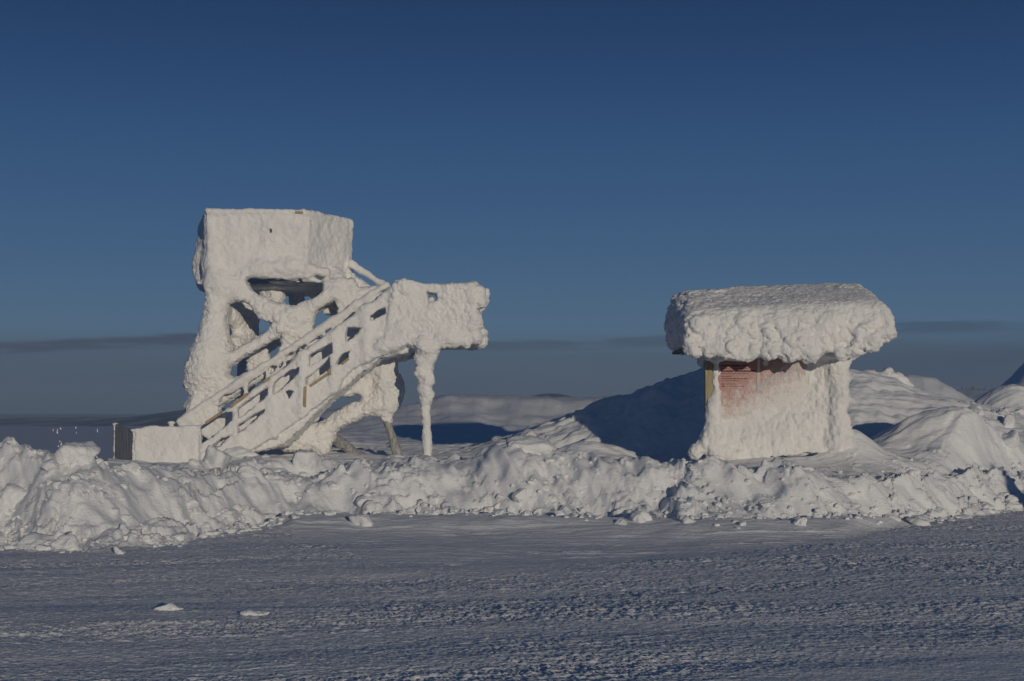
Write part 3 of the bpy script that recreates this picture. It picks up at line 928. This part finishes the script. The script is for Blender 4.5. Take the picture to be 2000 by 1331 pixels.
    S.hole([(446, 594), (462, 588), (478, 588), (494, 598), (506, 620), (540, 631), (521, 650), (500, 664), (472, 680), (450, 690), (447, 650)], YT, 26.9, 27.75, 0, .06)
    S.hole([(446, 733), (450, 717), (482, 694), (520, 672), (552, 654), (554, 660), (548, 672), (541, 705), (500, 728), (462, 737)], YT, 26.85, 27.75, 0, .06)
    S.hole([(622, 608), (640, 596), (655, 588), (662, 604), (652, 622), (628, 640), (612, 646)], YT + .1, 26.9, 27.9, 0, .06)
    S.hole([(576, 672), (590, 660), (584, 690), (574, 700)], YT, 26.9, 27.9, 0, .05)
    # --- slanted gaps of the outer railing
    for poly in ([(678, 641), (690, 639), (709, 641), (700, 652), (677, 667)], [(723, 617), (738, 608), (751, 603), (753, 612), (738, 620), (725, 628)],
                 [(606, 693), (645, 675), (647, 690), (602, 720)], [(599, 737), (628, 716), (642, 702), (645, 722), (597, 755)],
                 [(657, 712), (668, 695), (684, 686), (680, 700), (658, 713)], [(540, 747), (562, 728), (585, 716), (586, 730), (537, 765)],
                 [(560, 766), (566, 763), (575, 765), (565, 778)], [(467, 795), (490, 778), (520, 760), (522, 773), (467, 818)],
                 [(467, 828), (518, 799), (517, 807), (467, 845)], [(396, 832), (440, 808), (453, 806), (455, 822), (396, 866)],
                 [(396, 882), (432, 858), (454, 849), (432, 872), (396, 884)]):
        c_ = np.mean(poly, 0)
        poly = [tuple(c_ + (np.array(q_) - c_) * np.array([1.10, 1.16])) for q_ in poly]
        S.hole(poly, YS, 25.5, 26.45, 0, .012)
    # narrow slit at the left foot
    S.hole([(358, 772), (390, 770), (392, 773), (358, 776)], YT, 26.6, 28.0, 0, .02)
    S.noise(0.42, 0.020, 3); S.noise(0.17, 0.018, 4); S.noise(0.07, 0.013, 5)
    # small gaps where planks show in the parapet
    V, Fc, L = S.mesh()
    calm = np.array([.30 if n_[0] in ('parapet_wall', 'guard_panel', 'platform_floor') else .15 if n_[0] in ('handrail', 'shaded_leg_end') else .65 if n_[0] == 'landing_post' else .5 if n_[0] == 'stair_railing' else 1.0 for n_ in S.parts])
    V = rime_displace(V, Fc, 70, a1=0.040, c1=.12, a2=.034, c2=.055, a3=.012, amp=calm[np.clip(L, 0, None)])
    made = split_parts(root, V, Fc, L, S.parts, M_RIME)
    # --- bare timber
    bar(root, 'plank', M_WOOD, Q(596, 755, YS - .108), Q(594.5, 796, YS - .112), .06, .03, 'bare brown upright board')
    bar(root, 'plank', M_WOOD, Q(605, 755, YS - .10), Q(641, 730.5, YS - .10), .05, .04, 'bare brown slanted board')
    bar(root, 'plank', M_WOOD, Q(668, 711, YS - .12), Q(681, 701, YS - .12), .045, .03)
    bar(root, 'plank', M_WOOD, Q(643, 722, YS - .15), Q(645, 733, YS - .15), .05, .03)
    bar(root, 'plank', M_WOOD, Q(452, 795, YS - .05), Q(484, 770, YS - .05), .06, .12)
    bar(root, 'plank', M_WOOD, Q(402, 827, YS - .05), Q(432, 807, YS - .05), .05, .10)
    bar(root, 'plank', M_WOOD, Q(516, 746, YS - .05), Q(528, 738, YS - .05), .05, .12)
    bar(root, 'plank', M_WOOD, Q(577, 415, YT - .12), Q(592, 415.5, YT - .12), .04, .05)
    bar(root, 'knot_hole', M_DARK, Q(528.6, 447, YT - .135), Q(530, 454, YT - .135), .035, .03)
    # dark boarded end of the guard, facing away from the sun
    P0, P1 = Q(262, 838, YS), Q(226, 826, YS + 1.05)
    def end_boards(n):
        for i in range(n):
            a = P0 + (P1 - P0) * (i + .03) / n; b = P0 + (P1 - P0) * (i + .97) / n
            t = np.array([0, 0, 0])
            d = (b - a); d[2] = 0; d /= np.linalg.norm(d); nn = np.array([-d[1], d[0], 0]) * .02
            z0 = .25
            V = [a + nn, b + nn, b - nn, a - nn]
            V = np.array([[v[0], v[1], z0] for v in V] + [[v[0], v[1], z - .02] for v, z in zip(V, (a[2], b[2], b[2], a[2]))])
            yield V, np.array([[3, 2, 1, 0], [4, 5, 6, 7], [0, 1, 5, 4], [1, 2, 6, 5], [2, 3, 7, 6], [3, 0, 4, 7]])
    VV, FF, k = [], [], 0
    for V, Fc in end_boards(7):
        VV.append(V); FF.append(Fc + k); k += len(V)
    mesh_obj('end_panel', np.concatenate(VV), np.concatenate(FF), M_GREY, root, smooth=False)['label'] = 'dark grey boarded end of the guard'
    for pp, top, nm in ((P0, 838, 'end_post'), (P1, 828, 'end_post')):
        s = Sculpt((pp[0] - .3, pp[1] - .3, .1), (pp[0] + .3, pp[1] + .3, pp[2] + .3), .02)
        i0 = s.part(nm)
        s.rod(i0, (pp[0], pp[1], .3), (pp[0], pp[1], pp[2] - .04), .03, .035)
        s.ball(i0, (pp[0], pp[1], pp[2] - .03), .05, .03, (1.2, 1, .5))
        s.noise(.1, .015, 8)
        v, f, l = s.mesh()
        v = rime_displace(v, f, 9, .012, .08, .008, .04, .004)
        split_parts(root, v, f, l, s.parts, M_RIME)
    p2 = Q(335, 826, YI)
    s = Sculpt(p2 - .35, p2 + .35, .02)
    i0 = s.part('end_post'); s.rod(i0, p2 + np.array([0, 0, -.3]), p2 + np.array([0, 0, -.03]), .05); s.ball(i0, p2 + np.array([0, 0, .0]), .07, .02, (1.3, 1, .6)); s.noise(.1, .012, 18)
    v, f, l = s.mesh(); split_parts(root, v, f, l, s.parts, M_RIME)
    return root


build_tower()


# ------------------------------------------------------------------ the notice board under its snow roof
def board_material():
    m, T = new_mat('frosted_notice_print')
    tcn = T.n('ShaderNodeTexCoord')
    g = tcn.outputs['Object']
    sp = T.n('ShaderNodeSeparateXYZ', ins={0: g})
    x, z = sp.outputs[0], sp.outputs[2]
    n = T.noise(g, 9.0, 5.0, 0.7)
    streak = T.noise(T.n('ShaderNodeMapping', ins={'Vector': g, 'Scale': (70, 1, 14)}).outputs[0], 1.0, 4.0, .65)
    paint = T.mix(T.ramp(n, .3, .7), (0.42, 0.215, 0.20, 1), (0.35, 0.175, 0.165, 1))
    # hoar frost thickening towards the bottom and the right
    f = T.math('ADD', T.math('MULTIPLY', z, -1.15), T.math('MULTIPLY', x, 0.62))
    f = T.math('ADD', f, T.math('MULTIPLY', T.math('SUBTRACT', n, .5), 1.5))
    f = T.math('ADD', f, T.math('MULTIPLY', T.math('SUBTRACT', streak, .5), 1.2))
    frost = T.ramp(f, -0.90, 0.05)
    col = T.mix(frost, paint, (0.66, 0.645, 0.64, 1))
    bmp = T.n('ShaderNodeBump', ins={'Strength': .7, 'Distance': .006, 'Height': streak})
    b = T.n('ShaderNodeBsdfPrincipled', ins={'Base Color': col, 'Roughness': .55, 'Normal': bmp.outputs[0]})
    T.n('ShaderNodeOutputMaterial', ins={'Surface': b.outputs[0]})
    return m


def text_obj(root, body, p, size, width, mat, bold=0.0):
    cu = bpy.data.curves.new('lettering', 'FONT')
    cu.body, cu.size, cu.extrude, cu.offset = body, size, 0.0012, bold
    o = bpy.data.objects.new('lettering', cu)
    COL.objects.link(o)
    dg = bpy.context.evaluated_depsgraph_get()
    me = bpy.data.meshes.new_from_object(o.evaluated_get(dg))
    bpy.data.objects.remove(o)
    v = np.zeros(len(me.vertices) * 3, np.float32); me.vertices.foreach_get('co', v); v = v.reshape(-1, 3)
    s = width / max(v[:, 0].max(), 1e-6)
    w = np.stack([v[:, 0] * s, -v[:, 2], v[:, 1]], 1) + np.array(p) - np.array(root['_org'])
    me.vertices.foreach_set('co', w.astype(np.float32).ravel())
    me.materials.clear(); me.materials.append(mat)
    me.update()
    o = bpy.data.objects.new('lettering', me)
    COL.objects.link(o)
    return o


def build_board():
    YB = 22.0
    zc = Q(1520, 780, YB)
    org = (float(zc[0]), YB, 0.75)
    root = empty('information_board', org, 'wide notice board half buried in rime under a thick overhanging snow cap', 'notice board')
    root['_org'] = org
    # the printed panel
    a, b = Q(1399, 693, YB), Q(1638, 884, YB)
    nx, nz = 40, 30
    V, Fc = box_mesh((a[0], YB + .0, b[2]), (b[0], YB + .035, a[2]))
    pan = mesh_obj('notice_panel', V, Fc, board_material(), root, smooth=False)
    pan['label'] = 'faded red printed panel frosted over towards the bottom and right'
    # shift the panel's own origin to its middle so that its pattern is laid out on it
    mid = Vector(((a[0] + b[0]) / 2 - org[0], 0, (a[2] + b[2]) / 2 - org[2]))
    pan.data.transform(__import__('mathutils').Matrix.Translation(-mid)); pan.location = mid
    def on_panel(o):
        o.parent = pan
        o.data.transform(__import__('mathutils').Matrix.Translation(-mid))
    yf = YB - .004
    def P(px, py): q = Q(px, py, yf); return (q[0], yf, q[2])
    pxm = YB / F_PX
    for body, px, py, wpx, hpx, bold in (('Kaunispää triangulation tower', 1407.5, 716, 52, 3.6, .012), ('Kaunispään kolmiomittaustorni', 1408, 726.5, 68, 3.8, .012)):
        on_panel(text_obj(root, body, P(px, py), hpx * pxm / .72, wpx * pxm, M_TEXT, bold * .14))
    rng = random.Random(4)
    def rule(px, py, wpx, tpx):
        # a line of small print too fine to read: word-long dashes
        VV, FF, k, x = [], [], 0, px
        while x < px + wpx:
            w = rng.uniform(3, 8)
            q0, q1 = P(x, py - tpx / 2 + rng.uniform(-.2, .2)), P(min(x + w, px + wpx), py + tpx / 2)
            v, f = box_mesh((q0[0], yf, q0[2]), (q1[0], yf + .003, q1[2]))
            VV.append(v); FF.append(f + k); k += 8
            x += w + rng.uniform(.8, 1.6)
        o = mesh_obj('lettering', np.concatenate(VV), np.concatenate(FF), M_TEXT, root, smooth=False)
        on_panel(o)
    for px, py, w, t in ((1408, 719.8, 52, .9), (1408, 729.8, 54, .9), (1409, 735.5, 19, 1.3), (1410, 740, 52, 1.5), (1410, 744, 32, .8), (1410, 750.5, 5, 1.8), (1417, 750.5, 20, .8), (1410, 754.8, 6, 1.8), (1418, 754.8, 36, .9)):
        rule(px, py, w, t)
    # pale disc
    c = np.array(P(1495.5, 710)); n = 40
    ang = np.linspace(0, 2 * math.pi, n, endpoint=False); r = 5.6 * pxm
    V = np.array([[c[0] + r * math.cos(t), yf + d, c[2] + r * math.sin(t)] for d in (0, .003) for t in ang] + [[c[0], yf, c[2]]])
    Fc = [[2 * n, i, (i + 1) % n] for i in range(n)]
    Fc = np.array([[f[0], f[2], f[1]] for f in Fc])
    on_panel(mesh_obj('pale_disc', V, Fc, M_MOON, root, smooth=False))
    # the grey legs of the tower pictured on the print
    M_PB = plain_material('grey_print', (0.40, 0.42, 0.43), (0.52, 0.53, 0.53), scale=(40, 40, 12))
    for (x0, y0, x1, y1, w) in ((1482, 698, 1481, 764, 5.5), (1478, 764, 1538, 712, 4.5), (1498, 757, 1556, 716, 4.0), (1556, 702, 1562, 742, 3.0)):
        V, Fc = bar_mesh(P(x0, y0), P(x1, y1), w * pxm, .003); V[:, 1] -= .0006 * w
        on_panel(mesh_obj('printed_bar', V, Fc, M_PB, root, smooth=False))
    # posts and roof boards
    l = Q(1377, 690, YB - .03); l2 = Q(1396, 905, YB - .03)
    V, Fc = box_mesh((l[0], YB - .05, .3), (l2[0], YB + .08, l[2]))
    po = mesh_obj('post', V, Fc, M_POST, root, smooth=False); po['label'] = 'bare yellowish wooden post at the left edge'
    m = po.modifiers.new('bevel', 'BEVEL'); m.width = .006; m.segments = 2
    r0 = Q(1626, 690, YB)
    V, Fc = box_mesh((r0[0], YB + .036, .3), (r0[0] + .11, YB + .12, r0[2]))
    mesh_obj('post', V, Fc, M_POST, root, smooth=False)
    e0, e1 = Q(1337, 679, 21.35), Q(1712, 685, 21.35)
    V, Fc = box_mesh((e0[0], 21.35, e1[2]), (e1[0], 23.0, e0[2]))
    mesh_obj('roof', V, Fc, M_DARK, root, smooth=False)
    # --- snow cap
    S = Sculpt((2.1, 20.7, 2.1), (6.35, 23.6, 3.85), 0.018)
    cap = S.part('snow_cap')
    YC = 21.3
    outline = [(1344, 592), (1360, 580), (1500, 574), (1640, 566), (1700, 575), (1726, 592), (1734, 615), (1738, 640), (1741, 655), (1716, 660), (1690, 672), (1655, 684), (1600, 690), (1560, 692), (1500, 688), (1440, 695), (1400, 690), (1375, 684), (1345, 676), (1334, 655), (1332, 620)]
    Pz = [(lambda q: (q[0], q[2]))(Q(x, y, YC)) for x, y in outline]
    zt = Q(1500, 604, 21.1)[2] + .05; zr = Q(1500, 560, 22.7)[2] + .04
    slope = (zr - zt) / (22.65 - 21.1)
    cs = 1 / math.sqrt(1 + slope ** 2)
    fn0, lo, hi = S._panel((0, 22.15), (1, 0), [(x, z + (.42 if z > 3.0 else 0)) for x, z in Pz], 1.10, .10)
    def fn(X, Y, Z):
        d = fn0(X, Y, Z)
        tilt = (X - 4.2) * 0.055
        p1 = (Z - (zt + slope * (Y - 21.1) + tilt)) * cs
        p2 = (Z - (zr + tilt - 0.35 * (Y - 22.65))) * .94
        for p, k in ((p1, .26), (p2, .15)):
            h = np.maximum(k - np.abs(d - p), 0) / k
            d = np.maximum(d, p) + h * h * k * .25
        # undercut: the front is fullest halfway up
        return d
    S.add(cap, fn, lo, hi)
    rg = np.random.default_rng(5)
    for i in range(64):
        x = rg.uniform(1352, 1730); y = rg.uniform(628, 690)
        y = min(y, np.interp(x, [1345, 1440, 1560, 1650, 1690, 1740], [678, 696, 694, 684, 672, 654]))
        S.ball(cap, Q(x, y, 21.08 + rg.uniform(-.02, .12)), rg.uniform(.05, .10), .09, (1, 1, rg.uniform(.8, 1.3)))
    for (x, y, r) in ((1440, 692, .12), (1452, 698, .07), (1500, 690, .1), (1540, 694, .1), (1420, 686, .1), (1580, 690, .1), (1470, 690, .08), (1640, 690, .12), (1660, 684, .1), (1725, 652, .08), (1736, 655, .05), (1648, 572, .14), (1668, 574, .10)):
        S.ball(cap, Q(x, y, 21.12 if y > 610 else 22.2), r, .08)
    # hollow under the front, left of the middle
    Xg, Yg, Zg = [a_.reshape([-1 if j_ == i_ else 1 for j_ in range(3)]).astype(np.float32) for i_, a_ in enumerate(S.ax)]
    mk = .18 + .82 * (1 - ss(2.75, 3.2, Zg - .35 * (Yg - 21.2))) + 0 * Xg
    mk = mk.astype(np.float32)
    S.noise(.40, .045, 13, np.maximum(mk, .45)); S.noise(.16, .032, 14, mk); S.noise(.07, .032, 15, mk)
    V, Fc, L = S.mesh()
    low = 1 - ss(2.75, 3.25, V[:, 2] - .35 * (V[:, 1] - 21.2))
    N = vnormals(V, Fc)
    mm = (.12 + 1.0 * low) * np.clip(.7 + .8 * vn3(V / .4, 3), .2, 1.4)
    V = V + N * (mm * (.034 * (.75 - worley3(V / .14, 33)) + .044 * (.7 - worley3(V / .055, 34))) + .009 * vn3(V / .03, 35))[:, None]
    split_parts(root, V, Fc, L, S.parts, M_CAP)
    # --- rime crust on the panel and posts
    S = Sculpt((2.45, 21.3, .35), (5.75, 22.5, 2.62), 0.02)
    cr = S.part('rime_crust')
    bare = np.array([(lambda q: (q[0], q[2]))(Q(x, y, YB)) for x, y in ((1400, 680), (1565, 680), (1574, 735), (1562, 768), (1530, 790), (1495, 800), (1450, 808), (1418, 812), (1402, 800))])
    out = [(lambda q: (q[0], q[2]))(Q(x, y, YB)) for x, y in ((1396, 676), (1640, 676), (1644, 880), (1600, 884), (1560, 886), (1500, 892), (1440, 897), (1396, 897))]
    def fc(X, Y, Z):
        db = poly_sdf(X, Z, bare)
        t = np.clip(db * .16 - .012, -.10, .0) + np.clip(db * .30 - .03, 0, .09)
        do = poly_sdf(X, Z, np.array(out))
        return np.maximum(np.maximum((YB - t) - Y, Y - YB - .06), do)
    S.add(cr, fc, (2.9, 21.7, .4), (5.4, 22.1, 2.6), .04)
    for (x0, y0, x1, y1, r0_, r1_) in ((1399, 712, 1399, 790, .03, .06), (1394, 800, 1388, 870, .10, .15), (1390, 785, 1394, 810, .05, .08), (1396, 845, 1358, 884, .12, .09), (1640, 705, 1644, 740, .10, .12), (1644, 770, 1642, 800, .11, .10), (1646, 825, 1650, 850, .11, .12), (1400, 880, 1440, 892, .12, .10), (1632, 690, 1636, 780, .13, .12), (1636, 780, 1634, 880, .12, .14), (1600, 694, 1660, 684, .12, .14), (1634, 860, 1668, 885, .12, .1)):
        S.rod(cr, Q(x0, y0, YB - .05), Q(x1, y1, YB - .05), r0_, r1_, .10)
    S.ball(cr, Q(1370, 706, YB + .05), .045, .03, (1, 1, 1.5))
    # smooth drift snow tucked under the roof
    so_ = S.part('rime_crust', 'smooth rime tucked under the roof')
    S.panel(so_, (0, 21.86), (1, 0), [(lambda q: (q[0], q[2]))(Q(x, y, YB)) for x, y in ((1376, 676), (1660, 676), (1655, 694), (1610, 701), (1560, 697), (1520, 698), (1490, 693), (1465, 702), (1410, 704), (1395, 711), (1378, 700))], .2, .05, .06)
    S.noise(.3, .02, 23); S.noise(.12, .016, 24); S.noise(.055, .012, 25)
    V, Fc, L = S.mesh()
    N = vnormals(V, Fc)
    away = np.clip(poly_sdf(V[:, 0], V[:, 2], bare) / .25, .0, 1)
    V = V + N * ((.3 + .7 * away) * (.030 * (.7 - worley3(V / np.array([.07, .07, .12]), 43)) + (.020 + 0 * away) * (.7 - worley3(V / .04, 44))))[:, None]
    split_parts(root, V, Fc, L, S.parts, M_CAP)
    return root


build_board()


# ------------------------------------------------------------------ broken snow: blocks one can point to, and rubble
def lump(seed, n_planes=10, sub=3, squash=(1, 1, 1), soft=9.0, amp=.06):
    rg = np.random.default_rng(seed)
    V, Fc = ico(sub)
    Nn = rg.normal(size=(n_planes, 3)); Nn /= np.linalg.norm(Nn, axis=1)[:, None]
    d = rg.uniform(.62, 1.0, n_planes)
    q = np.maximum(V @ Nn.T, 1e-3) / d
    r = 1.0 / (np.mean(q ** soft, 1) * n_planes ** .55) ** (1 / soft)
    r = np.clip(r, .4, 1.5)
    P = V * r[:, None]
    if amp:
        P = P * (1 + amp * vn3(V * 2.7 + seed, seed) + amp * .7 * vn3(V * 7 + seed, seed + 1))[:, None]
    return P * np.array(squash), Fc


_ICO = {}
def ico(sub):
    if sub not in _ICO:
        import bmesh
        bm = bmesh.new(); bmesh.ops.create_icosphere(bm, subdivisions=sub, radius=1.0)
        _ICO[sub] = (np.array([v.co[:] for v in bm.verts]), np.array([[v.index for v in f.verts] for f in bm.faces]))
        bm.free()
    return _ICO[sub]


M_BLOCK = snow_material('block_snow', scales=((10, .5), (30, .5), (80, .3)), dist=0.04, strength=0.8)


def snow_block(px, py, w, h, d, seed, label, rot=0.0, tilt=0.0, group='snow blocks thrown up along the plough bank'):
    """px, py: where its base meets the snow; w, h, d: size in metres"""
    p = hit(px, py)
    V, Fc = lump(seed, 11, 4, (w / 2, d / 2, h / 2), 14.0, .05)
    c, s = math.cos(rot), math.sin(rot)
    ct, st_ = math.cos(tilt), math.sin(tilt)
    V = V @ np.array([[ct, 0, -st_], [0, 1, 0], [st_, 0, ct]])
    V = V @ np.array([[c, s, 0], [-s, c, 0], [0, 0, 1]])
    N = V / np.linalg.norm(V, axis=1)[:, None]
    V = V + N * (.02 * vn3(V / .09 + seed, seed + 3) + .01 * vn3(V / .035, seed + 4))[:, None]
    loc = (float(p[0]), float(p[1]), h1(p[0], p[1]))
    V = V + np.array([loc[0], loc[1] + d * .2, loc[2] + h * .06])
    o = mesh_obj('snow_block', V, Fc, M_BLOCK, None, loc=loc)
    tag(o, label, 'snow block', group)
    return o


BL = [
    (420, 905, .42, .34, .4, 1, 'rounded snow block against the foot of the stair railing, left of two', .2, .1),
    (466, 893, .46, .28, .4, 2, 'flat-topped snow block against the foot of the stair railing, right of two', .1, 0),
    (563, 872, .30, .14, .3, 3, 'low snow block lying in front of the rime-covered front leg', .4, .1),
    (598, 912, .42, .44, .4, 4, 'wedge-shaped upright snow block below the bare brown upright board', .5, .35),
    (1024, 880, .62, .24, .5, 5, 'broad snow block topping the bank between tower and notice board', .1, .1),
    (1272, 893, .22, .14, .2, 6, 'small sharp snow block on the bank crest left of the notice board', .3, .4),
    (1428, 896, .30, .13, .3, 7, 'pale flat snow block right at the foot of the notice board', .0, .0),
    (18, 985, .52, .34, .5, 8, 'large smooth snow block low on the bank at the left edge of the photo', .2, 0),
    (75, 1072, .36, .24, .35, 9, 'square snow block at the bank foot, leftmost of three in a row', .1, .1),
    (133, 1075, .28, .18, .3, 10, 'angular snow block at the bank foot, middle of three in a row', .8, .2),
    (232, 1082, .14, .10, .14, 11, 'small snow block lying loose on the road near the left bank', .3, .1),
    (712, 1026, .30, .16, .26, 12, 'dark-sided snow block at the bank foot below the landing post', .1, .2),
    (1258, 1018, .24, .16, .22, 13, 'cracked snow block at the bank foot left of the notice board', .2, .1),
    (1342, 1020, .22, .15, .22, 14, 'smooth snow block at the bank foot below the notice board left edge', .4, .1),
    (1560, 1026, .17, .12, .2, 15, 'small pyramid snow block at the bank foot below the notice board right edge', .7, .2),
    (1802, 1026, .34, .16, .3, 16, 'lone snow block with a long shadow at the road edge on the right', .2, .1),
    (330, 1192, .19, .06, .12, 17, 'thin wedge of snow on the open road, left of two', .1, .05),
    (503, 1204, .17, .06, .12, 18, 'thin wedge of snow on the open road, right of two', .1, .05),
    (152, 900, .40, .32, .42, 19, 'rounded snow block with a shaded notch on top of the left bank', .2, 0),
    (1970, 868, .42, .30, .4, 20, 'bulky snow block on the shelf at the right edge of the photo', .3, .1),
    (1972, 833, .34, .34, .3, 21, 'upright knobby snow block on the shelf behind the right bank', .9, .1),
]
for b in BL:
    snow_block(*b)

# a crusted boulder on the rise to the right of the board
def cairn():
    Y = 38.0
    base = Q(1737, 752, Y)
    org = tuple(base)
    root = empty('rime_boulder', org, 'knobbly rime-crusted boulder on the rise right of the notice board', 'boulder')
    root['_org'] = org
    S = Sculpt(base - np.array([1.3, .9, .8]), base + np.array([1.2, .9, .75]), .03)
    a = S.part('boulder'); b_ = S.part('rime_knob', 'pale knob perched on top')
    for (x, y, r) in ((1715, 748, .28), (1728, 752, .3), (1742, 748, .27), (1755, 752, .25), (1705, 742, .2), (1735, 742, .2), (1752, 742, .17), (1768, 758, .2), (1693, 738, .18)):
        S.ball(a, Q(x, y, Y), r, .12)
    S.ball(b_, Q(1737, 727.5, Y), .14, .05, (1.1, 1, .85)); S.ball(b_, Q(1731, 730, Y), .1, .05); S.rod(b_, Q(1733, 735, Y), Q(1732, 742, Y), .06, .09)
    S.noise(.2, .04, 31); S.noise(.09, .025, 32)
    V, Fc, L = S.mesh()
    V = rime_displace(V, Fc, 90, .04, .14, .02, .06)
    split_parts(root, V, Fc, L, S.parts, M_CAP)
cairn()


def rubble():
    rg = np.random.default_rng(12)
    bases = [lump(100 + i, 7, 2, (1, 1, 1), 34, .05) for i in range(14)]
    VV, FF, k = [], [], 0
    N = 3900
    px = rg.uniform(-150, 2150, N)
    u = (px - 1000) / F_PX
    fy = np.interp(u, _bu, _bf); bw = np.interp(u, _bu, _bw)
    kind = rg.uniform(0, 1, N)
    s = np.where(kind < .52, rg.normal(.12, .25, N), np.where(kind < .8, rg.uniform(.1, 1, N) * bw, bw + rg.exponential(.8, N)))
    y = fy + s; x = u * y
    clump = fbm2(x * .8, y * .8, 301, 2)
    left = np.interp(px, [0, 150, 300, 560, 700, 1000, 1100, 1500, 1900, 2000], [.5, .8, 1.3, 1.2, .4, .3, .9, 1.1, 1.2, 1.2])
    keep = (clump + .25 * left > rg.uniform(-.1, .75, N))
    x, y, s = x[keep], y[keep], s[keep]
    z = height(x, y)
    size = np.clip(np.exp(rg.normal(-3.75, .50, len(x))), .010, .085)
    for i in range(len(x)):
        P, Fc = bases[rg.integers(14)]
        a = rg.uniform(0, 6.28); c, sn = math.cos(a), math.sin(a)
        R = np.array([[c, sn, 0], [-sn, c, 0], [0, 0, 1]])
        sc = size[i] * np.array([rg.uniform(.8, 1.4), rg.uniform(.8, 1.3), rg.uniform(.55, .95)])
        VV.append((P * sc) @ R + np.array([x[i], y[i], z[i] - size[i] * .05])); FF.append(Fc + k); k += len(P)
    o = mesh_obj('snow_rubble', np.concatenate(VV), np.concatenate(FF), M_BLOCK, smooth=False)
    tag(o, 'crumbled snow scattered along the foot and face of the plough bank', 'snow rubble', kind='stuff')
rubble()


# ------------------------------------------------------------------ frosted saplings on the open fell, far spruce wood
def sapling_meshes(seed):
    rg = np.random.default_rng(seed)
    P, Fc = ico(2)
    V, Fq, k = [], [], 0
    for i in range(9):
        t = i / 8
        c = np.array([rg.normal(0, .10) * (1 - t), rg.normal(0, .10) * (1 - t), .18 + .85 * t])
        r = (.17 * (1 - t) + .05) * rg.uniform(.8, 1.25)
        V.append(P * r * (1 + .35 * vn3(P * 3 + i, seed + i))[:, None] * np.array([1, 1, 1.15]) + c); Fq.append(Fc + k); k += len(P)
    return np.concatenate(V), np.concatenate(Fq)


SAP = [sapling_meshes(s) for s in (1, 2, 3, 4)]
TR = bar_mesh((0, 0, 0), (0, 0, .3), .05, .05)
rg = np.random.default_rng(8)
spots = [(104, 837), (112, 839), (118, 834.5), (148, 833), (149, 839), (114, 857), (120, 855), (117, 849), (139, 860), (134, 861), (156, 857), (153, 864), (190, 838), (176, 861), (189, 879), (172, 885), (180, 890), (191, 893), (168, 893), (205, 897), (196, 884), (161, 873), (178, 870)] 
first = {}
for i, (px, py) in enumerate(spots):
    Y = float(np.interp(py, [833, 840, 850, 860, 880, 900], [900, 520, 330, 260, 185, 140]))
    q = Q(px, py + 1, Y)
    z = h1(q[0], Y)
    k = i % 4
    sc = rg.uniform(.8, 1.4) * (4.6 if i in (1, 6, 8, 12) else 3.6) * Y / F_PX
    root = bpy.data.objects.new('frosted_sapling', None)
    COL.objects.link(root)
    root.location = (q[0], Y, z - .02); root.scale = (sc, sc, sc * rg.uniform(.9, 1.6)); root.rotation_euler = (0, 0, rg.uniform(0, 6))
    tag(root, 'tiny frost-white sapling standing on the open fell beyond the left bank', 'sapling', 'frosted saplings on the fell')
    root['_org'] = (0, 0, 0)
    if k not in first:
        c = mesh_obj('crown', SAP[k][0], SAP[k][1], M_RIME, root)
        t = mesh_obj('trunk', TR[0], TR[1], M_DARK, root, smooth=False)
        first[k] = (c, t)
    else:
        for o in first[k]:
            c = o.copy(); COL.objects.link(c); c.parent = root


def far_wood():
    rg = np.random.default_rng(21)
    VV, FF, k = [], [], 0
    def tree(x, y, z, h):
        nonlocal k
        n = 6
        r = h * rg.uniform(.10, .16)
        for lv in range(4):
            z0 = h * lv * .22; z1 = min(h, z0 + h * .42)
            rr = r * (1 - lv * .22)
            a = np.linspace(0, 2 * math.pi, n, endpoint=False) + rg.uniform(0, 1)
            j = rg.uniform(.6, 1.2, n)
            V = np.concatenate([np.stack([x + rr * j * np.cos(a), y + rr * j * np.sin(a), z + z0 + 0 * a], 1), [[x, y, z + z1]]])
            Fc = np.array([[i, (i + 1) % n, n] for i in range(n)])
            VV.append(V); FF.append(Fc + k); k += n + 1
    for i in range(420):
        px = rg.uniform(1868, 1975); Y = rg.uniform(260, 420)
        x = (px - 1000) / F_PX * Y
        tree(x, Y, h1(x, Y) - .3, rg.uniform(.9, 2.3))
    for i in range(160):
        px = rg.uniform(1120, 1230); Y = rg.uniform(150, 230)
        x = (px - 1000) / F_PX * Y
        tree(x, Y, h1(x, Y) - .2, rg.uniform(.7, 2.0))
    o = mesh_obj('spruce_wood', np.concatenate(VV), np.concatenate(FF), M_TREE, smooth=False)
    tag(o, 'far spruce wood rimmed with frost along the skyline on the right', 'wood', kind='stuff')
far_wood()


# ------------------------------------------------------------------ cold air over the lowland
def haze():
    m, T = new_mat('cold_haze')
    v = T.n('ShaderNodeVolumePrincipled', ins={'Color': (0.60, 0.77, 1.0, 1), 'Density': 5.0e-5, 'Anisotropy': 0.0})
    T.n('ShaderNodeOutputMaterial', ins={'Volume': v.outputs[0]})
    V, Fc = box_mesh((-48000, -400, -190), (48000, 33000, 260))
    o = mesh_obj('haze', V, Fc, m, smooth=False)
    o['kind'] = 'stuff'
haze()
